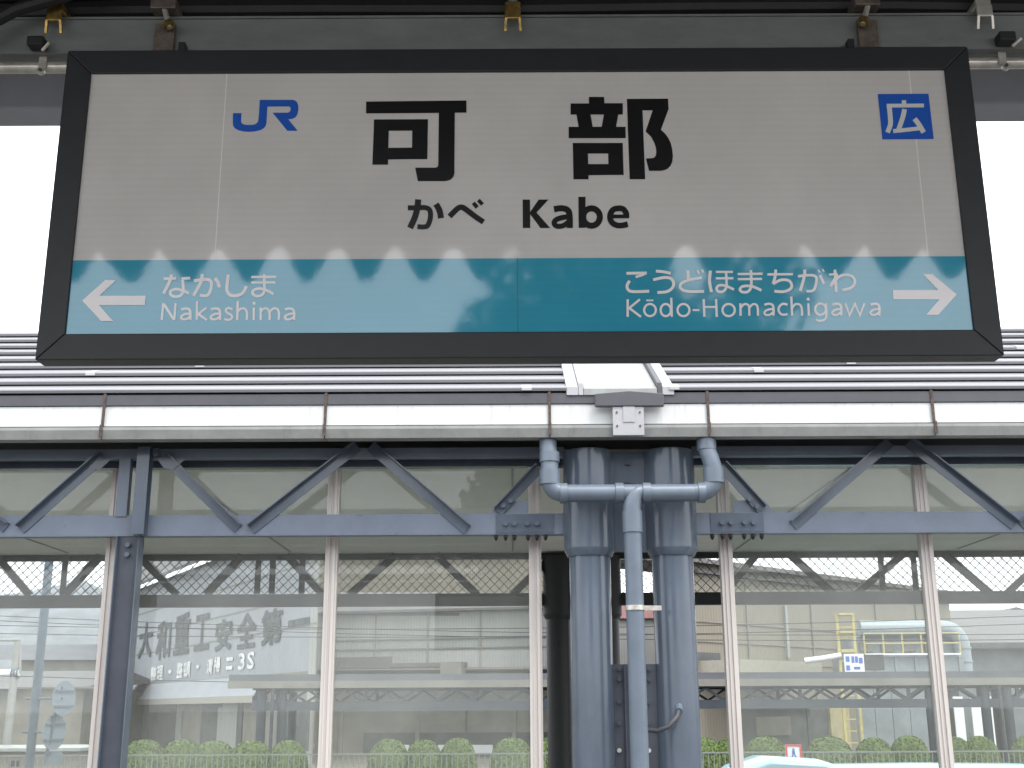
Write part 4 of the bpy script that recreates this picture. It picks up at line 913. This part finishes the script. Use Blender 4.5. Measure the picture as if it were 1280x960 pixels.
for px in (1200, 1222, 1245, 1262): x_ = xc(px, 900, 56); MB().box(x_-.22, x_+.22, 56, 56.1, GZ, 2.0).build('white_panel', M['sign_white'], fr)
gh = thing('dark_gable_roof', 'small dark gabled roof against the sky at the right edge', 'factory', (xc(1262, 770, 95), 95, GZ))
xa, xm, xb_ = xc(1236, 770, 95), xc(1268, 762, 95), xc(1330, 780, 95)
MB().box(xa+.3, xb_-.3, 95, 105, GZ, zc(778, 95)).build('wall', M['roof_dark'], gh); mb = MB(); mb.add([(xa, 94.6, zc(778, 95)), (xb_, 94.6, zc(780, 95)), (xm, 94.6, zc(762, 95)), (xa, 106, zc(778, 95)), (xb_, 106, zc(780, 95)), (xm, 106, zc(762, 95))], [(0,1,2), (5,4,3), (0,3,4,1), (1,4,5,2), (2,5,3,0)]); mb.build('roof', M['roof_dark'], gh)

# --- far left: roofs, poles, round signs
lh = thing('low_roof_works', 'low weathered workshop roofs at the far left, behind the sign pole', 'factory', (-26, 70, GZ))
x0, x1 = xc(-120, 830, 64), xc(108, 830, 64)
MB().box(x0, x1, 64, 76, GZ, zc(858, 64)).build('wall', M['wall_grey'], lh); MB().prism([(63.5, zc(856, 64)), (70, zc(836, 70)), (76.5, zc(852, 76))], x0-.4, x1+.4).build('roof', M['roof_grey'], lh)
MB().box(x0, x1, 79, 90, GZ, zc(822, 79)).build('wall', M['wall_grey'], lh); MB().prism([(78.5, zc(822, 79)), (84, zc(803, 84)), (90, zc(815, 90))], x0-6, x1+1).build('roof', M['roof_dark'], lh)
cc = thing('cream_hut', 'small cream hut with pale flat roof edge at the lower left', 'hut', (xc(50, 940, 38), 38, GZ))
MB().box(xc(-60, 940, 38), xc(97, 940, 38), 38, 41, GZ, zc(936, 38)).build('wall', M['cream'], cc); MB().box(xc(-70, 940, 38), xc(106, 940, 38), 37.6, 41.4, zc(936, 38)+.002, zc(932, 38)).build('roof', M['lip'], cc)
MB().box(xc(12, 950, 37.98), xc(24, 950, 37.98), 37.96, 37.997, zc(955, 38), zc(948, 38)).build('window', M['wall_dark'], cc)
Yp = 20.0; x_ = xc(46, 860, Yp)
pl = thing('sign_pole', 'blue grey steel pole with two round road signs seen from behind', 'pole', (x_, Yp, GZ))
MB().tube([(x_, Yp, GZ), (x_, Yp, 6.5)], .072, 14).build('pole', M['pole_blue'], pl, smooth=True)
for px, py, in ((80, 873), (68, 915)):
    c = at(px, py, Yp); nn = Vector((math.sin(R(70)), -math.cos(R(70)), .0)).normalized()
    d = MB().tube([c, c-nn*.006], .28, 32).build('sign_disc', M['sign_back'], pl)
    for dz in (.12, -.12): sd2 = Vector((0, 0, 1)).cross(nn); MB().beam(c+nn*.014+sd2*.22+Vector((0, 0, dz)), c+nn*.014-sd2*.22+Vector((0, 0, dz)), .02, .03).build('channel', M['pole_blue'], d)
    MB().tube([(x_-.15, Yp-.03, c.z), (x_+.1, Yp-.03, c.z), (c.x, c.y-.05, c.z)], .018, 8).build('arm', M['pole_blue'], pl)
MB().tube([at(77, 858, Yp)+Vector((.02, -.06, 0)), at(58, 945, Yp)+Vector((.02, -.06, 0))], .03, 8).build('bracket_bar', M['pole_blue'], pl)
c = at(68, 948, Yp); MB().box(c.x-.16, c.x+.12, c.y, c.y+.01, c.z-.1, c.z+.1).build('lower_plate', M['sign_back'], pl)
Yu = 42.0; x_ = xc(14, 880, Yu)
up = thing('utility_pole', 'pale concrete utility pole with white insulators at the far left', 'pole', (x_, Yu, GZ))
MB().tube([(x_, Yu, GZ), (x_, Yu, zc(800, Yu))], [.16, .12], 14).build('pole', M['pole_pale'], up, smooth=True)
MB().tube([at(-30, 843, Yu), at(24, 841, Yu)], .13, 12).build('insulator', M['sign_white'], up, smooth=True)
for k in range(3): p = at(16+k*3.5, 841, Yu); MB().tube([p-Vector((.02, 0, 0)), p+Vector((.02, 0, 0))], .19, 12).build('shed_disc', M['pole_blue'], up, smooth=True)
MB().tube([at(25, 800, Yu), at(25, 841, Yu)], .05, 8).build('riser', M['pole_pale'], up); MB().tube([at(-20, 800, Yu), at(26, 800, Yu)], .05, 8).build('cross_arm', M['pole_pale'], up)

# overhead wires across the plaza
for k, (ya, yb, Yw, lab) in enumerate(((779, 765, 34, 'uppermost overhead wire across the plaza'), (789, 775, 34, 'second overhead wire across the plaza'), (764, 791, 36, 'overhead wire falling to the right before the beige hall'), (770, 798, 36, 'lower overhead wire falling to the right before the beige hall'), (840, 846, 34, 'low overhead wire in front of the slogan'))):
    a, b = at(-120, ya, Yw), at(1400, yb, Yw); pts = []
    for i in range(25): t = i/24; p = a.lerp(b, t); p.z -= .5*4*t*(1-t)*.6; pts.append(p)
    tag(MB().tube(pts, .010, 5).build('overhead_wire', M['rubber']), lab, 'wire', 'overhead wires')

# parked cars and notice in the plaza
def car(name, lab, cx, Y, length, ztop, van=False):
    t = thing(name, lab, 'car', (cx, Y, GZ), 'pale blue cars')
    H = ztop-GZ; L2 = length/2; wd = .74
    prof = [(-L2, .3), (-L2, .75), (-L2+.15, .88), (-L2+.75, .98), (-L2+1.05, H-.16), (-L2+1.45, H-.03), (-.1, H), (L2-.9, H-.05), (L2-.35, H-.25), (L2-.08, 1.0), (L2, .75), (L2, .3)]
    if van: prof = [(-L2, .3), (-L2, 1.0), (-L2+.08, H-.16), (-L2+.3, H-.02), (-.3, H), (L2-1.1, H-.02), (L2-.75, H-.14), (L2-.25, 1.0), (L2-.03, .85), (L2, .3)]
    def ring(y, sc, top): return [(cx+x_*sc, y, GZ+.16+(z_-.16)*top) for x_, z_ in prof]
    n = len(prof); mb = MB(); secs = [(Y-wd, .985, .93), (Y-wd+.12, 1, .985), (Y, 1, 1), (Y+wd-.12, 1, .985), (Y+wd, .985, .93)]
    for s_ in secs: mb.v += ring(*s_)
    for j in range(len(secs)-1):
        for i in range(n): mb.f.append((j*n+i, j*n+(i+1) % n, (j+1)*n+(i+1) % n, (j+1)*n+i))
    mb.f += [tuple(range(n))[::-1], tuple((len(secs)-1)*n+i for i in range(n))]
    mb.build('body', M['car'], t, smooth=True, bevel=.02)
    for a, b in ((-L2+1.2, -.15), (-.05, L2-.55)):
        MB().hexa([(cx+a, Y-wd-.012, GZ+.95), (cx+b, Y-wd-.012, GZ+.95), (cx+b, Y-wd+.01, GZ+.95), (cx+a, Y-wd+.01, GZ+.95), (cx+a+.25, Y-wd-.012, GZ+(H-.2)*.95), (cx+b-.08, Y-wd-.012, GZ+(H-.2)*.95), (cx+b-.08, Y-wd+.01, GZ+(H-.2)*.95), (cx+a+.25, Y-wd+.01, GZ+(H-.2)*.95)]).build('side_window', M['car_glass'], t)
    for sx in (-L2+.62, L2-.62):
        for sy in (-1, 1):
            wh = MB().tube([(cx+sx, Y+sy*(wd-.16), GZ+.29), (cx+sx, Y+sy*(wd+.012), GZ+.29)], .29, 20).build('wheel', M['tyre'], t, smooth=True)
            MB().tube([(cx+sx, Y+sy*(wd+.013), GZ+.29), (cx+sx, Y+sy*(wd+.02), GZ+.29)], .19, 16).build('rim', M['fence'], wh)
    return t
car('parked_car', 'pale blue compact car whose rounded roof shows right of the columns', xc(948, 945, 20)+.15, 20.0, 3.3, zc(945.5, 20.0))
car('parked_van', 'long flat roofed pale blue van reaching out of the frame at lower right', xc(985, 957, 21.8)+2.6, 21.8, 5.2, zc(956, 21.8), True)
nb = thing('red_notice', 'red bordered notice with a small walking figure above the pale blue car', 'notice', tuple(at(992, 962, 24)))
c = at(992, 941, 24); MB().box(c.x-.155, c.x+.155, 24, 24.02, c.z-.155, c.z+.155).build('board', M['sign_white'], nb)
for a, b, e, f in ((-.155, .155, .12, .155), (-.155, .155, -.155, -.12), (-.155, -.12, -.119, .119), (.12, .155, -.119, .119)): MB().box(c.x+a, c.x+b, 23.988, 23.998, c.z+e, c.z+f).build('border', M['red'], nb)
mb = MB().box(c.x-.018, c.x+.018, 23.99, 23.998, c.z+.045, c.z+.08).box(c.x-.025, c.x+.025, 23.99, 23.998, c.z-.02, c.z+.04); mb.beam((c.x-.01, 23.994, c.z-.02), (c.x-.04, 23.994, c.z-.09), .008, .02, (1, 0, 0)); mb.beam((c.x+.01, 23.994, c.z-.02), (c.x+.045, 23.994, c.z-.085), .008, .02, (1, 0, 0)); mb.build('figure', M['print_blue'], nb)
MB().tube([(c.x, 24.05, c.z-.1), (c.x, 24.05, GZ)], .03, 8).build('stake', M['pole_pale'], nb)

# ------------------------------------------------------------------ tree behind the camera (mirrored in the sign)
tx, ty = 2.1, -17.5
tree = thing('broadleaf_tree', 'broad dark tree standing behind the platform, mirrored in the teal band', 'tree', (tx, ty, GZ))
rnd = random.Random(11); mb = MB(); lf = MB()
mb.tube([(tx, ty, GZ), (tx+.1, ty, 2), (tx-.05, ty+.1, 5.0), (tx, ty, 9)], [.28, .22, .17, .1], 10)
cl_ = []
for k in range(16):
    a = rnd.uniform(0, 6.28); h = rnd.uniform(3.5, 7.6); e = Vector((tx+math.cos(a)*rnd.uniform(1.2, 3.0), ty+math.sin(a)*rnd.uniform(1, 2.5), h+rnd.uniform(1.2, 2.8)))
    mb.tube([(tx, ty, h-.6), Vector((tx, ty, h-.6)).lerp(e, .5)+Vector((0, 0, .15)), e], [.09, .06, .02], 6); cl_.append(e)
for k in range(34): a = rnd.uniform(0, 6.28); rr = rnd.uniform(.2, 3.2); cl_.append(Vector((tx+math.cos(a)*rr, ty+math.sin(a)*rr*.8, rnd.uniform(6, 10.2-.62*rr))))
for c in cl_:
    R_ = rnd.uniform(.7, 1.25)
    for i in range(420):
        d = Vector((rnd.gauss(0, 1), rnd.gauss(0, 1), rnd.gauss(0, .8))).normalized()*R_*rnd.random()**.4; n2 = Vector((rnd.gauss(0, 1), rnd.gauss(0, 1), rnd.gauss(.6, 1))).normalized(); a = n2.orthogonal().normalized(); b = n2.cross(a); s = rnd.uniform(.10, .19); p = c+d
        lf.add([p-a*s, p+b*s*.6, p+a*s, p-b*s*.6], [(0, 1, 2, 3)])
mb.build('trunk', M['bark'], tree, smooth=True); lf.build('crown', M['tree_leaf'], tree, raw=True)
